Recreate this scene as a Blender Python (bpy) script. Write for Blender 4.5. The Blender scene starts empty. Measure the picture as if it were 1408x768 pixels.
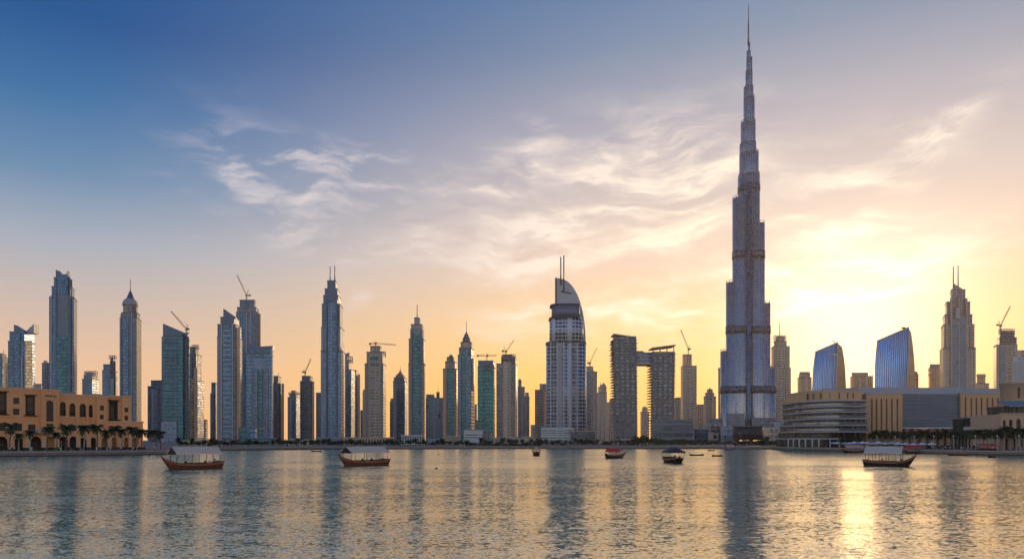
import bpy, bmesh, math, random
from mathutils import Vector, geometry
R = math.radians
S = bpy.context.scene
C = S.collection
PI = math.pi

# ------------------------------------------------------------------ camera
F = 1005.0          # focal length in photo pixels (photo 1408 x 768)
YH = 604.0          # horizon row
CZ = 5.7            # eye height above the water
cam = bpy.data.cameras.new('camera'); co = bpy.data.objects.new('camera', cam); C.objects.link(co)
co.location = (0, 0, CZ); co.rotation_euler = (PI/2, 0, 0)
cam.sensor_width = 36; cam.lens = 36*F/1408; cam.shift_y = (YH-384)/1408
cam.clip_start = 0.5; cam.clip_end = 20000
S.camera = co

# ------------------------------------------------------------------ light, sky, exposure
SUN_EL, SUN_AZ = R(6.4), R(25.3)
S.view_settings.view_transform = 'Standard'; S.view_settings.look = 'None'
S.view_settings.exposure = 0.36; S.view_settings.gamma = 1
S.render.engine = 'CYCLES'
S.cycles.use_denoising = True
S.render.filter_size = 1.1
S.cycles.max_bounces = 6; S.cycles.volume_bounces = 1; S.cycles.diffuse_bounces = 2; S.cycles.glossy_bounces = 4
S.cycles.sample_clamp_indirect = 2.5
S.cycles.sample_clamp_direct = 1.3

def srgb(r, g, b, a=None):
    def f(c):
        c /= 255.0
        return c/12.92 if c <= .04045 else ((c+.055)/1.055)**2.4
    return (f(r), f(g), f(b), 1.0)

class NT:
    """small helper to write node maths as expressions"""
    def __init__(self, nt): self.nt = nt
    def n(self, t, **k):
        o = self.nt.nodes.new(t)
        for a, b in k.items(): setattr(o, a, b)
        return o
    def put(self, sock, v):
        if v is None: return
        if hasattr(v, 'is_linked') or isinstance(v, bpy.types.NodeSocket): self.nt.links.new(v, sock)
        else:
            if isinstance(v, (tuple, list)) and len(v) == 3 and sock.type == 'RGBA': v = (*v, 1)
            sock.default_value = v
    def m(self, op, a, b=None, c=None, clamp=False):
        o = self.n('ShaderNodeMath', operation=op, use_clamp=clamp)
        for i, v in enumerate((a, b, c)): self.put(o.inputs[i], v)
        return o.outputs[0]
    def mix(self, f, a, b, blend='MIX'):
        o = self.n('ShaderNodeMix', data_type='RGBA', blend_type=blend)
        self.put(o.inputs[0], f); self.put(o.inputs[6], a); self.put(o.inputs[7], b)
        return o.outputs[2]
    def ramp(self, f, stops, interp='LINEAR'):
        o = self.n('ShaderNodeValToRGB'); cr = o.color_ramp; cr.interpolation = interp
        while len(cr.elements) < len(stops): cr.elements.new(0.5)
        for e, (p, c) in zip(cr.elements, stops):
            e.position = p; e.color = c if len(c) == 4 else (*c, 1)
        self.put(o.inputs[0], f)
        return o.outputs[0]
    def step(self, x, lo, hi):
        o = self.n('ShaderNodeMapRange', interpolation_type='SMOOTHSTEP')
        self.put(o.inputs[0], x); o.inputs[1].default_value = lo; o.inputs[2].default_value = hi
        o.inputs[3].default_value = 0; o.inputs[4].default_value = 1
        return o.outputs[0]
    def noise(self, vec, scale, detail=4, rough=.55, dist=0, dim='3D'):
        o = self.n('ShaderNodeTexNoise', noise_dimensions=dim)
        self.put(o.inputs['Vector'], vec); o.inputs['Scale'].default_value = scale
        o.inputs['Detail'].default_value = detail; o.inputs['Roughness'].default_value = rough
        o.inputs['Distortion'].default_value = dist
        return o
    def vec(self, x, y, z=0.0):
        o = self.n('ShaderNodeCombineXYZ')
        for i, v in enumerate((x, y, z)): self.put(o.inputs[i], v)
        return o.outputs[0]
    def gauss(self, u, v, u0, v0, su, sv, rot=0.0):
        """soft elliptical patch in (u, v)"""
        du = self.m('SUBTRACT', u, u0); dv = self.m('SUBTRACT', v, v0)
        c, s = math.cos(rot), math.sin(rot)
        a = self.m('ADD', self.m('MULTIPLY', du, c/su), self.m('MULTIPLY', dv, s/su))
        b = self.m('ADD', self.m('MULTIPLY', du, -s/sv), self.m('MULTIPLY', dv, c/sv))
        q = self.m('ADD', self.m('MULTIPLY', a, a), self.m('MULTIPLY', b, b))
        return self.m('POWER', 2.718, self.m('MULTIPLY', q, -1.0))

def make_world():
    w = bpy.data.worlds.new('World'); S.world = w; w.use_nodes = True
    nt = w.node_tree; N = NT(nt); bg = nt.nodes['Background']
    sk = N.n('ShaderNodeTexSky'); sk.sky_type = 'NISHITA'; sk.sun_disc = False
    sk.sun_elevation = SUN_EL; sk.sun_rotation = SUN_AZ
    sk.dust_density = 3; sk.ozone_density = 1.5
    tc = N.n('ShaderNodeTexCoord'); d = tc.outputs['Generated']
    sp = N.n('ShaderNodeSeparateXYZ'); nt.links.new(d, sp.inputs[0])
    x, y, z = sp.outputs
    el = N.m('MULTIPLY', N.m('ARCSINE', z), 180/PI)            # degrees
    az = N.m('MULTIPLY', N.m('ARCTAN2', x, y), 180/PI)
    sd = Vector((math.sin(SUN_AZ)*math.cos(SUN_EL), math.cos(SUN_AZ)*math.cos(SUN_EL), math.sin(SUN_EL)))
    dot = N.n('ShaderNodeVectorMath', operation='DOT_PRODUCT'); nt.links.new(d, dot.inputs[0]); dot.inputs[1].default_value = sd
    th = N.m('MULTIPLY', N.m('ARCCOSINE', dot.outputs['Value']), 180/PI)
    e = N.m('DIVIDE', N.m('ADD', el, 10.0), 100.0, clamp=True)
    P = lambda deg: (deg+10)/100
    far = N.ramp(e, [(P(-10), srgb(120, 100, 90)), (P(0), srgb(238, 184, 132)), (P(5), srgb(226, 184, 150)), (P(9), srgb(196, 176, 164)),
                     (P(13), srgb(158, 164, 176)), (P(17.5), srgb(96, 130, 164)), (P(22), srgb(48, 102, 152)), (P(26.5), srgb(8, 74, 134)), (P(90), srgb(18, 56, 118))])
    near = N.ramp(e, [(P(-10), srgb(140, 105, 70)), (P(0), srgb(250, 176, 68)), (P(5), srgb(246, 190, 102)), (P(9), srgb(234, 192, 138)), (P(13.5), srgb(212, 188, 172)),
                      (P(18), srgb(186, 174, 174)), (P(23), srgb(152, 152, 168)), (P(28), srgb(110, 130, 158)), (P(34), srgb(74, 114, 158)), (P(90), srgb(28, 66, 126))])
    back = N.ramp(e, [(P(-10), srgb(90, 88, 90)), (P(0), (1.05, .86, .72)), (P(8), (1.0, .88, .80)), (P(15), (.52, .56, .66)), (P(22), srgb(96, 136, 178)), (P(32), srgb(52, 102, 156)), (P(90), srgb(40, 92, 150))])  # unseen sky behind the camera, brightened to fill the shaded building fronts
    s1 = N.step(th, 56.0, 24.0)
    s1 = N.m('SUBTRACT', 1.0, N.step(th, 20.0, 58.0))
    col = N.mix(s1, far, near)
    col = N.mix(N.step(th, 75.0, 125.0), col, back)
    # veiled sun: broad glow in the haze
    g1 = N.m('POWER', 2.718, N.m('MULTIPLY', N.m('MULTIPLY', th, th), -1/(2*4.6**2)))
    g2 = N.m('POWER', 2.718, N.m('MULTIPLY', th, -1/8.0))
    glow = N.mix(1.0, N.mix(g1, (0, 0, 0, 1), (.62, .58, .50, 1)), N.mix(g2, (0, 0, 0, 1), (.24, .17, .07, 1)), 'ADD')
    # cirrus: fine fibres stretched along two wind directions inside a few soft fields
    uu = N.m('MULTIPLY', az, .1); vv = N.m('MULTIPLY', el, .1)
    base = N.vec(uu, vv, 0.0)
    warp = N.noise(base, .7, 4, .6).outputs['Color']
    wv = N.n('ShaderNodeVectorMath', operation='MULTIPLY_ADD'); nt.links.new(warp, wv.inputs[0]); wv.inputs[1].default_value = (.55, .45, 0); nt.links.new(base, wv.inputs[2])
    def fibres(rot, sx, sy, sc, seed):
        mp = N.n('ShaderNodeMapping'); nt.links.new(wv.outputs[0], mp.inputs['Vector'])
        mp.inputs['Location'].default_value = (seed, seed*.7, 0)
        mp.inputs['Rotation'].default_value = (0, 0, R(rot)); mp.inputs['Scale'].default_value = (sx, sy, 1)
        return N.noise(mp.outputs[0], sc, 7, .6, .25).outputs[0]
    fL = N.step(fibres(14, 1.0, 3.4, 1.9, 3.1), .42, .72)
    fR = N.step(fibres(-22, .8, 3.0, 1.6, 7.7), .38, .72)
    fine = N.step(fibres(-6, .8, 3.4, 3.2, 1.3), .32, .72)
    G = lambda px, py, su, sv, rot=0: N.gauss(az, el, math.degrees(math.atan((px-704)/F)),
            math.degrees(math.atan((YH-py)/F*math.cos(math.atan((px-704)/F)))), su, sv, R(rot))
    def summ(l):
        a = l[0]
        for b in l[1:]: a = N.m('ADD', a, b)
        return N.m('MINIMUM', a, 1.15)
    ML = summ([G(395, 262, 6.2, 3.2, -14), G(425, 232, 4.5, 1.3, 8), G(320, 225, 2.0, 1.6, -30), G(470, 340, 4.5, 1.2, -8), G(545, 250, 5.0, 1.6, -6),
               G(580, 320, 3.5, .9, -30), G(500, 420, 1.6, 1.2, -40)])
    MR = summ([G(840, 270, 9.0, 4.2, 10), G(930, 270, 5, 4.0, 0), G(700, 235, 4.0, 1.5, 25), G(720, 350, 8, 2.6, 4), G(1120, 330, 6, 3, 20), G(1180, 255, 5.0, 2.3, 30),
               G(1270, 195, 4.6, .9, 28), G(1000, 420, 9, 1.8, 8), G(1250, 370, 6, 1.6, 12), G(800, 430, 9, 1.5, 5)])
    MT = G(745, 175, 1.6, .5, -20)
    cl = N.m('ADD', N.m('MULTIPLY', N.m('MULTIPLY', ML, fL), .66), N.m('MULTIPLY', N.m('MULTIPLY', MR, fR), 1.0))
    cl = N.m('MULTIPLY', cl, N.m('MULTIPLY_ADD', fine, .55, .5), None)
    cl = N.m('ADD', cl, N.m('MULTIPLY', MT, N.m('MULTIPLY', fine, .35)))
    cl = N.m('MULTIPLY', cl, 1.6, None, clamp=True)
    ccol = N.mix(N.step(th, 42.0, 8.0), srgb(232, 212, 206), srgb(255, 240, 214))
    ccol = N.mix(N.m('SUBTRACT', 1.0, N.step(th, 8.0, 42.0)), srgb(228, 212, 208), srgb(255, 240, 216))
    col = N.mix(N.m('MULTIPLY', cl, .74), col, ccol)
    col = N.mix(1.0, col, glow, 'ADD')
    # a share of the physical sky keeps the tint of the sun's side
    hv = N.n('ShaderNodeVectorMath', operation='DOT_PRODUCT'); nt.links.new(sk.outputs[0], hv.inputs[0]); hv.inputs[1].default_value = (.2, .7, .1)
    dv = N.m('DIVIDE', 1.0, N.m('ADD', 9.0, hv.outputs['Value']))
    soft = N.n('ShaderNodeVectorMath', operation='SCALE'); nt.links.new(sk.outputs[0], soft.inputs[0]); nt.links.new(dv, soft.inputs['Scale'])
    col = N.mix(.10, col, soft.outputs[0])
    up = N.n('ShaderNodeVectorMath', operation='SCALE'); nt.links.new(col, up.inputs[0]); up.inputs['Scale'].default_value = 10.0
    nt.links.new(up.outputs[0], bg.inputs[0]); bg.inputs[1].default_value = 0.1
make_world()

sl = bpy.data.lights.new('sun', 'SUN'); so = bpy.data.objects.new('sun', sl); C.objects.link(so)
sl.energy = 2.0; sl.angle = R(3); sl.color = (1.0, .66, .36)
so.rotation_euler = Vector((-math.sin(SUN_AZ)*math.cos(SUN_EL), -math.cos(SUN_AZ)*math.cos(SUN_EL), -math.sin(SUN_EL))).to_track_quat('-Z', 'Y').to_euler()
so.location = (300, 700, 400)

# ------------------------------------------------------------------ helpers
def at(px, py, D):
    """a photo pixel at forward distance D as a point of the place"""
    return Vector(((px-704)/F*D, D, CZ+(YH-py)/F*D))
def X(px, D): return (px-704)/F*D
def Z(py, D): return CZ+(YH-py)/F*D
LAND = 1.5

class MB:
    def __init__(self, o=(0, 0, 0)):
        self.o = Vector(o); self.v = []; self.f = []; self.uv = []; self.mi = []; self.mats = []; self.sm = []
    def mat(self, m):
        if m not in self.mats: self.mats.append(m)
        return self.mats.index(m)
    def poly(self, pts, uvs, m, smooth=False):
        i = len(self.v)
        self.v += [tuple(Vector(p)-self.o) for p in pts]
        self.f.append(tuple(range(i, i+len(pts)))); self.uv.append(list(uvs)); self.mi.append(self.mat(m)); self.sm.append(smooth)
    def wallq(self, p, q, z0, z1p, z1q, m, u0=0.0, smooth=False):
        L = math.hypot(q[0]-p[0], q[1]-p[1])
        self.poly([(p[0], p[1], z0), (q[0], q[1], z0), (q[0], q[1], z1q), (p[0], p[1], z1p)], [(u0, z0), (u0+L, z0), (u0+L, z1q), (u0, z1p)], m, smooth)
        return u0+L
    def prism(self, poly, z0, z1, m, mroof=None, top=True, bottom=False, zt=None, smooth=False):
        """poly counter-clockwise seen from above; zt gives a top height per corner"""
        n = len(poly); u = 0.0
        zt = zt or [z1]*n
        for i in range(n):
            j = (i+1) % n
            u = self.wallq(poly[i], poly[j], z0, zt[i], zt[j], m, u, smooth)
        if top: self.poly([(p[0], p[1], t) for p, t in zip(poly, zt)], [(p[0], p[1]) for p in poly], mroof or m)
        if bottom: self.poly([(p[0], p[1], z0) for p in reversed(poly)], [(p[0], p[1]) for p in reversed(poly)], mroof or m)
    def box(self, x0, x1, y0, y1, z0, z1, m, bottom=True):
        self.prism([(x0, y0), (x1, y0), (x1, y1), (x0, y1)], z0, z1, m, bottom=bottom)
    def loft(self, a, b, za, zb, m, smooth=False, top=False, mroof=None):
        n = len(a); u = 0
        for i in range(n):
            j = (i+1) % n; L = math.hypot(a[j][0]-a[i][0], a[j][1]-a[i][1])
            self.poly([(*a[i], za), (*a[j], za), (*b[j], zb), (*b[i], zb)], [(u, za), (u+L, za), (u+L, zb), (u, zb)], m, smooth); u += L
        if top: self.poly([(*p, zb) for p in b], [p for p in b], mroof or m)
    def tube(self, p, q, r0, r1=None, n=6, m=None, cap=True):
        r1 = r0 if r1 is None else r1
        p, q = Vector(p), Vector(q); d = (q-p).normalized()
        a = d.orthogonal().normalized(); b = d.cross(a); L = (q-p).length
        A = [p+(a*math.cos(t)+b*math.sin(t))*r0 for t in [2*PI*k/n for k in range(n)]]
        B = [q+(a*math.cos(t)+b*math.sin(t))*r1 for t in [2*PI*k/n for k in range(n)]]
        for k in range(n):
            j = (k+1) % n
            self.poly([A[k], A[j], B[j], B[k]], [(k/n, 0), ((k+1)/n, 0), ((k+1)/n, L), (k/n, L)], m, n > 5)
        if cap:
            self.poly(list(reversed(A)), [(0, 0)]*n, m); self.poly(B, [(0, 0)]*n, m)
    def beam(self, p, q, w, h, m):
        """rectangular bar between two points"""
        p, q = Vector(p), Vector(q); d = (q-p).normalized()
        up = Vector((0, 0, 1)) if abs(d.z) < .9 else Vector((0, 1, 0))
        a = d.cross(up).normalized()*w/2; b = a.cross(d).normalized()*h/2; L = (q-p).length
        P = [p-a-b, p+a-b, p+a+b, p-a+b]; Q = [v+(q-p) for v in P]
        for k in range(4):
            j = (k+1) % 4; self.poly([P[j], P[k], Q[k], Q[j]], [(0, 0), (w, 0), (w, L), (0, L)], m)
        self.poly(P, [(0, 0)]*4, m); self.poly(list(reversed(Q)), [(0, 0)]*4, m)
    def lathe(self, prof, c, m, n=24, a0=0, a1=2*PI, smooth=True):
        st = [(c[0]+math.cos(a0+(a1-a0)*k/n), c[1]+math.sin(a0+(a1-a0)*k/n)) for k in range(n+1)]
        for (r0, z0), (r1, z1) in zip(prof, prof[1:]):
            for k in range(n):
                t0, t1 = a0+(a1-a0)*k/n, a0+(a1-a0)*(k+1)/n; rr = max(r0, r1)
                P = lambda r, t, z: (c[0]+r*math.cos(t), c[1]+r*math.sin(t), z)
                pts = [P(r0, t0, z0), P(r0, t1, z0), P(r1, t1, z1), P(r1, t0, z1)]; uvs = [(t0*rr, z0), (t1*rr, z0), (t1*rr, z1), (t0*rr, z1)]
                if r1 < 1e-6: pts, uvs = pts[:3], uvs[:3]
                if r0 < 1e-6: pts, uvs = [pts[0]]+pts[2:], [uvs[0]]+uvs[2:]
                self.poly(pts, uvs, m, smooth)
    def xz(self, poly, y0, y1, m, mside=None):
        """outline in (x, z), counter-clockwise seen from -y, given real thickness"""
        n = len(poly)
        self.poly([(p[0], y0, p[1]) for p in poly], [p for p in poly], m)
        self.poly([(p[0], y1, p[1]) for p in reversed(poly)], [p for p in reversed(poly)], m)
        for i in range(n):
            a, b = poly[i], poly[(i+1) % n]
            self.poly([(b[0], y0, b[1]), (a[0], y0, a[1]), (a[0], y1, a[1]), (b[0], y1, b[1])], [(0, 0), (math.dist(a, b), 0), (math.dist(a, b), y1-y0), (0, y1-y0)], mside or m)
    def build(self, name, parent=None, loc=None, weld=False):
        me = bpy.data.meshes.new(name)
        me.from_pydata(self.v, [], self.f)
        for m in self.mats: me.materials.append(m)
        uvl = me.uv_layers.new(name='UVMap')
        flat = [c for u in self.uv for p in u for c in p]
        uvl.data.foreach_set('uv', flat)
        me.polygons.foreach_set('material_index', self.mi); me.polygons.foreach_set('use_smooth', self.sm)
        if weld or any(self.sm):
            bm = bmesh.new(); bm.from_mesh(me); bmesh.ops.remove_doubles(bm, verts=bm.verts, dist=1e-4); bm.to_mesh(me); bm.free()
        me.update()
        o = bpy.data.objects.new(name, me); C.objects.link(o)
        if parent is not None: o.parent = parent; o.location = self.o-parent.location if loc is None else loc
        else: o.location = self.o if loc is None else loc
        return o

def tag(o, label=None, cat=None, group=None, kind=None):
    if label: o['label'] = label
    if cat: o['category'] = cat
    if group: o['group'] = group
    if kind: o['kind'] = kind
    return o
def thing(name, label, cat, loc, group=None, rz=0):
    o = bpy.data.objects.new(name, None); C.objects.link(o); o.location = loc; o.rotation_euler = (0, 0, rz); o.empty_display_size = .2
    return tag(o, label, cat, group)
def kids(o): return [c for c in bpy.data.objects if c.parent == o]
def copy_tree(o, parent=None):
    c = o.copy(); C.objects.link(c)
    if parent is not None: c.parent = parent
    for ch in kids(o): copy_tree(ch, c)
    return c

# ------------------------------------------------------------------ materials
def new_mat(name):
    m = bpy.data.materials.new(name); m.use_nodes = True
    return m, NT(m.node_tree), m.node_tree.nodes['Principled BSDF'], m.node_tree.nodes['Material Output']
def plain(name, col, rough=.7, metal=0.0, var=.18, scale=.6, spec=.4):
    m, N, b, o = new_mat(name)
    tc = N.n('ShaderNodeTexCoord')
    nz = N.noise(tc.outputs['Object'], scale, 5, .6).outputs[0]
    f = N.m('MULTIPLY_ADD', nz, 2*var, 1-var)
    v = N.n('ShaderNodeVectorMath', operation='SCALE'); v.inputs[0].default_value = col[:3]; N.nt.links.new(f, v.inputs['Scale'])
    N.nt.links.new(v.outputs[0], b.inputs['Base Color'])
    b.inputs['Roughness'].default_value = rough; b.inputs['Metallic'].default_value = metal
    b.inputs['Specular IOR Level'].default_value = spec
    return m
def facade(name, glass, frame, fh=3.6, bay=3.0, slab=.25, mull=.12, grp=0, grpw=.2, metal=.7, rough=.14, var=.4, blind=.12, frough=.65, fmetal=0.0, broad=.9):
    """floors and bays in metres along UV: glazing with pane-to-pane differences behind slab edges, mullions and piers"""
    if 3 < fh < 5: fh, bay = fh*1.45, bay*1.45
    m, N, b, o = new_mat(name)
    uv = N.n('ShaderNodeUVMap'); uv.uv_map = 'UVMap'
    sp = N.n('ShaderNodeSeparateXYZ'); N.nt.links.new(uv.outputs[0], sp.inputs[0]); u, v = sp.outputs[0], sp.outputs[1]
    su = N.m('DIVIDE', u, bay); sv = N.m('DIVIDE', v, fh)
    mask = N.m('MAXIMUM', N.m('LESS_THAN', N.m('FRACT', sv), slab), N.m('LESS_THAN', N.m('FRACT', su), mull))
    if grp: mask = N.m('MAXIMUM', mask, N.m('LESS_THAN', N.m('FRACT', N.m('DIVIDE', u, bay*grp)), grpw))
    cell = N.vec(N.m('FLOOR', su), N.m('FLOOR', sv))
    wn = N.n('ShaderNodeTexWhiteNoise', noise_dimensions='2D'); N.nt.links.new(cell, wn.inputs['Vector'])
    r = wn.outputs['Value']
    big = N.noise(N.vec(N.m('MULTIPLY', u, .05), N.m('MULTIPLY', v, .012)), 1.0, 3).outputs[0]
    f = N.m('ADD', N.m('MULTIPLY_ADD', r, 2*var, 1-var), N.m('MULTIPLY_ADD', big, broad, -.5*broad))
    gv = N.n('ShaderNodeVectorMath', operation='SCALE'); gv.inputs[0].default_value = glass; N.nt.links.new(f, gv.inputs['Scale'])
    N.nt.links.new(gv.outputs[0], b.inputs['Base Color'])
    b.inputs['Metallic'].default_value = metal; b.inputs['Roughness'].default_value = rough
    isblind = N.m('GREATER_THAN', r, 1-blind)
    N.put(b.inputs['Metallic'], N.m('MULTIPLY_ADD', isblind, -metal*.8, metal))
    N.put(b.inputs['Roughness'], N.m('MULTIPLY_ADD', wn.outputs['Value'], .12, rough))
    fb = N.n('ShaderNodeBsdfPrincipled')
    st = N.noise(N.vec(N.m('MULTIPLY', u, .25), N.m('MULTIPLY', v, .05)), 1.0, 5, .65).outputs[0]
    fv = N.n('ShaderNodeVectorMath', operation='SCALE'); fv.inputs[0].default_value = frame; N.nt.links.new(N.m('MULTIPLY_ADD', st, .5, .75), fv.inputs['Scale'])
    N.nt.links.new(fv.outputs[0], fb.inputs['Base Color']); fb.inputs['Roughness'].default_value = frough; fb.inputs['Metallic'].default_value = fmetal
    ms = N.n('ShaderNodeMixShader'); N.nt.links.new(mask, ms.inputs[0]); N.nt.links.new(b.outputs[0], ms.inputs[1]); N.nt.links.new(fb.outputs[0], ms.inputs[2])
    N.nt.links.new(ms.outputs[0], o.inputs['Surface'])
    return m

M = {}
M['navy'] = facade('navy glazing', (.07, .14, .24), (.11, .16, .23), 3.8, 1.8, .22, .14, 5, .10)
M['deep'] = facade('deep blue glazing', (.05, .12, .21), (.07, .12, .18), 4.0, 1.6, .16, .12)
M['teal'] = facade('teal glazing', (.035, .115, .155), (.05, .12, .15), 4.0, 2.0, .22, .10, 6, .06)
M['green'] = facade('sea green glazing', (.03, .125, .14), (.05, .15, .16), 4.0, 2.2, .2, .08)
M['slate'] = facade('slate grid', (.07, .11, .17), (.17, .20, .25), 3.6, 3.0, .26, .22, 4, .16)
M['grey'] = facade('grey concrete grid', (.06, .09, .13), (.27, .28, .31), 3.5, 3.4, .34, .30, 4, .22)
M['pale'] = facade('pale blue grid', (.08, .14, .22), (.28, .33, .40), 3.5, 3.0, .28, .24, 5, .18)
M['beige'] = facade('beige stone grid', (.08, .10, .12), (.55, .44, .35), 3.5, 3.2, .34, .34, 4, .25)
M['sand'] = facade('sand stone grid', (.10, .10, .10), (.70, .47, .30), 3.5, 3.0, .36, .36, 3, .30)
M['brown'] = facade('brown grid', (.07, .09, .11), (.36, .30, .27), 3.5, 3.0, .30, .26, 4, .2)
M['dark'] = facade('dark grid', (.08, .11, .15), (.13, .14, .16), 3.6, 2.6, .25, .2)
M['gold'] = facade('sunlit gold glazing', (.52, .40, .24), (.50, .38, .25), 3.6, 2.4, .24, .16, 4, .12, metal=.9)  # sunlight on glass put into a gold base colour
M['balc'] = facade('balcony floors', (.06, .09, .13), (.34, .34, .36), 3.4, 6.0, .38, .10, 0, 0)
M['balcb'] = facade('beige balcony floors', (.07, .09, .10), (.54, .44, .35), 3.4, 6.0, .40, .12, 0, 0)
M['steelglass'] = facade('steel banded glazing', (.16, .21, .27), (.52, .51, .50), 3.0, 3.4, .26, .34, 0, 0, metal=.85, rough=.2, var=.05, blind=0, fmetal=.6, frough=.3, broad=.2)
M['white'] = facade('white ribbed grid', (.08, .14, .21), (.50, .54, .59), 3.5, 3.6, .32, .18, 6, .22)
M['ribbon'] = facade('ribbon windows', (.10, .17, .20), (.55, .57, .57), 3.4, 7.0, .36, .04)
M['ribbondark'] = facade('dark ribbon windows', (.08, .13, .16), (.26, .31, .33), 4.0, 6.0, .30, .05)
M['louvre'] = facade('metal louvre wall', (.10, .14, .18), (.20, .24, .29), 1.7, 9.0, .45, .02, metal=.6, rough=.35, blind=0)
M['rough'] = facade('bare concrete floors', (.05, .05, .05), (.27, .24, .21), 3.6, 4.0, .34, .26, metal=.1, rough=.6)
M['conc'] = plain('concrete', (.36, .36, .36), .8)
M['concdark'] = plain('dark concrete', (.20, .21, .23), .8)
M['stone'] = plain('beige stone', (.47, .39, .31), .85, scale=.12)
M['panel'] = plain('blue grey metal panel', (.12, .17, .24), .5, .3, .1, .05)
M['panelpale'] = plain('pale metal panel', (.36, .39, .42), .55, .15, .08, .05)
M['paneldark'] = plain('dark metal panel', (.07, .09, .11), .45, .4, .1, .05)
M['steel'] = plain('mast steel', (.20, .21, .23), .4, .7)
M['crane'] = plain('crane steel', (.13, .11, .10), .6, .2)
M['roofgrey'] = plain('roof sheeting', (.34, .36, .40), .55, .1, .1, .1)
M['roofdeck'] = plain('roof deck', (.25, .25, .25), .9)
M['sandwall'] = plain('ochre render', (.80, .40, .17), .9, var=.10, scale=.35)
M['sandwall2'] = plain('pale ochre trim', (.80, .45, .23), .85, var=.08, scale=.5)
M['mallstone'] = plain('tan cladding', (.60, .37, .20), .85, var=.08, scale=.2)
M['darkwood'] = plain('dark timber', (.05, .032, .022), .7)
M['glassdark'] = plain('dark window glass', (.010, .011, .013), .18, 0, .3, .8, .35)
M['trim'] = plain('slab edge white', (.60, .61, .62), .6)
M['slabgrey'] = plain('slab edge grey', (.34, .35, .37), .6)

def quad_plan(x0, x1, D, depth, side=None):
    """plan of a block whose picture runs from x0 to x1: front face plus the visible flank (side px, + right, - left)"""
    xc = (x0+x1)/2
    if side is None:
        side = (704-xc)*depth/(D+depth)
        side = max(-.4*(x1-x0), min(.4*(x1-x0), side))
    if side >= 0:
        FL, FR, BR = (X(x0, D), D), (X(x1-side, D), D), (X(x1, D+depth), D+depth)
        BL = (FL[0]+BR[0]-FR[0], BR[1])
    else:
        FL, FR, BL = (X(x0-side, D), D), (X(x1, D), D), (X(x0, D+depth), D+depth)
        BR = (FR[0]+BL[0]-FL[0], BL[1])
    return [FL, FR, BR, BL]
def cut(poly, c):
    out = []
    n = len(poly)
    for i in range(n):
        p, a, b = Vector(poly[i]), Vector(poly[i-1]), Vector(poly[(i+1) % n])
        for q in (a, b):
            d = q-p; out.append(tuple(p+d.normalized()*min(c, d.length*.45)))
    return out
def ellipse(x0, x1, D, ry, n=28, pw=1.0):
    """rounded plan touching px x0..x1 around distance D"""
    cx, rx = (X(x0, D)+X(x1, D))/2, (X(x1, D)-X(x0, D))/2
    sg = lambda v: math.copysign(abs(v)**pw, v)
    return [(cx+rx*sg(math.cos(2*PI*k/n-PI/2)), D+ry*sg(math.sin(2*PI*k/n-PI/2))) for k in range(n)]

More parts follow.
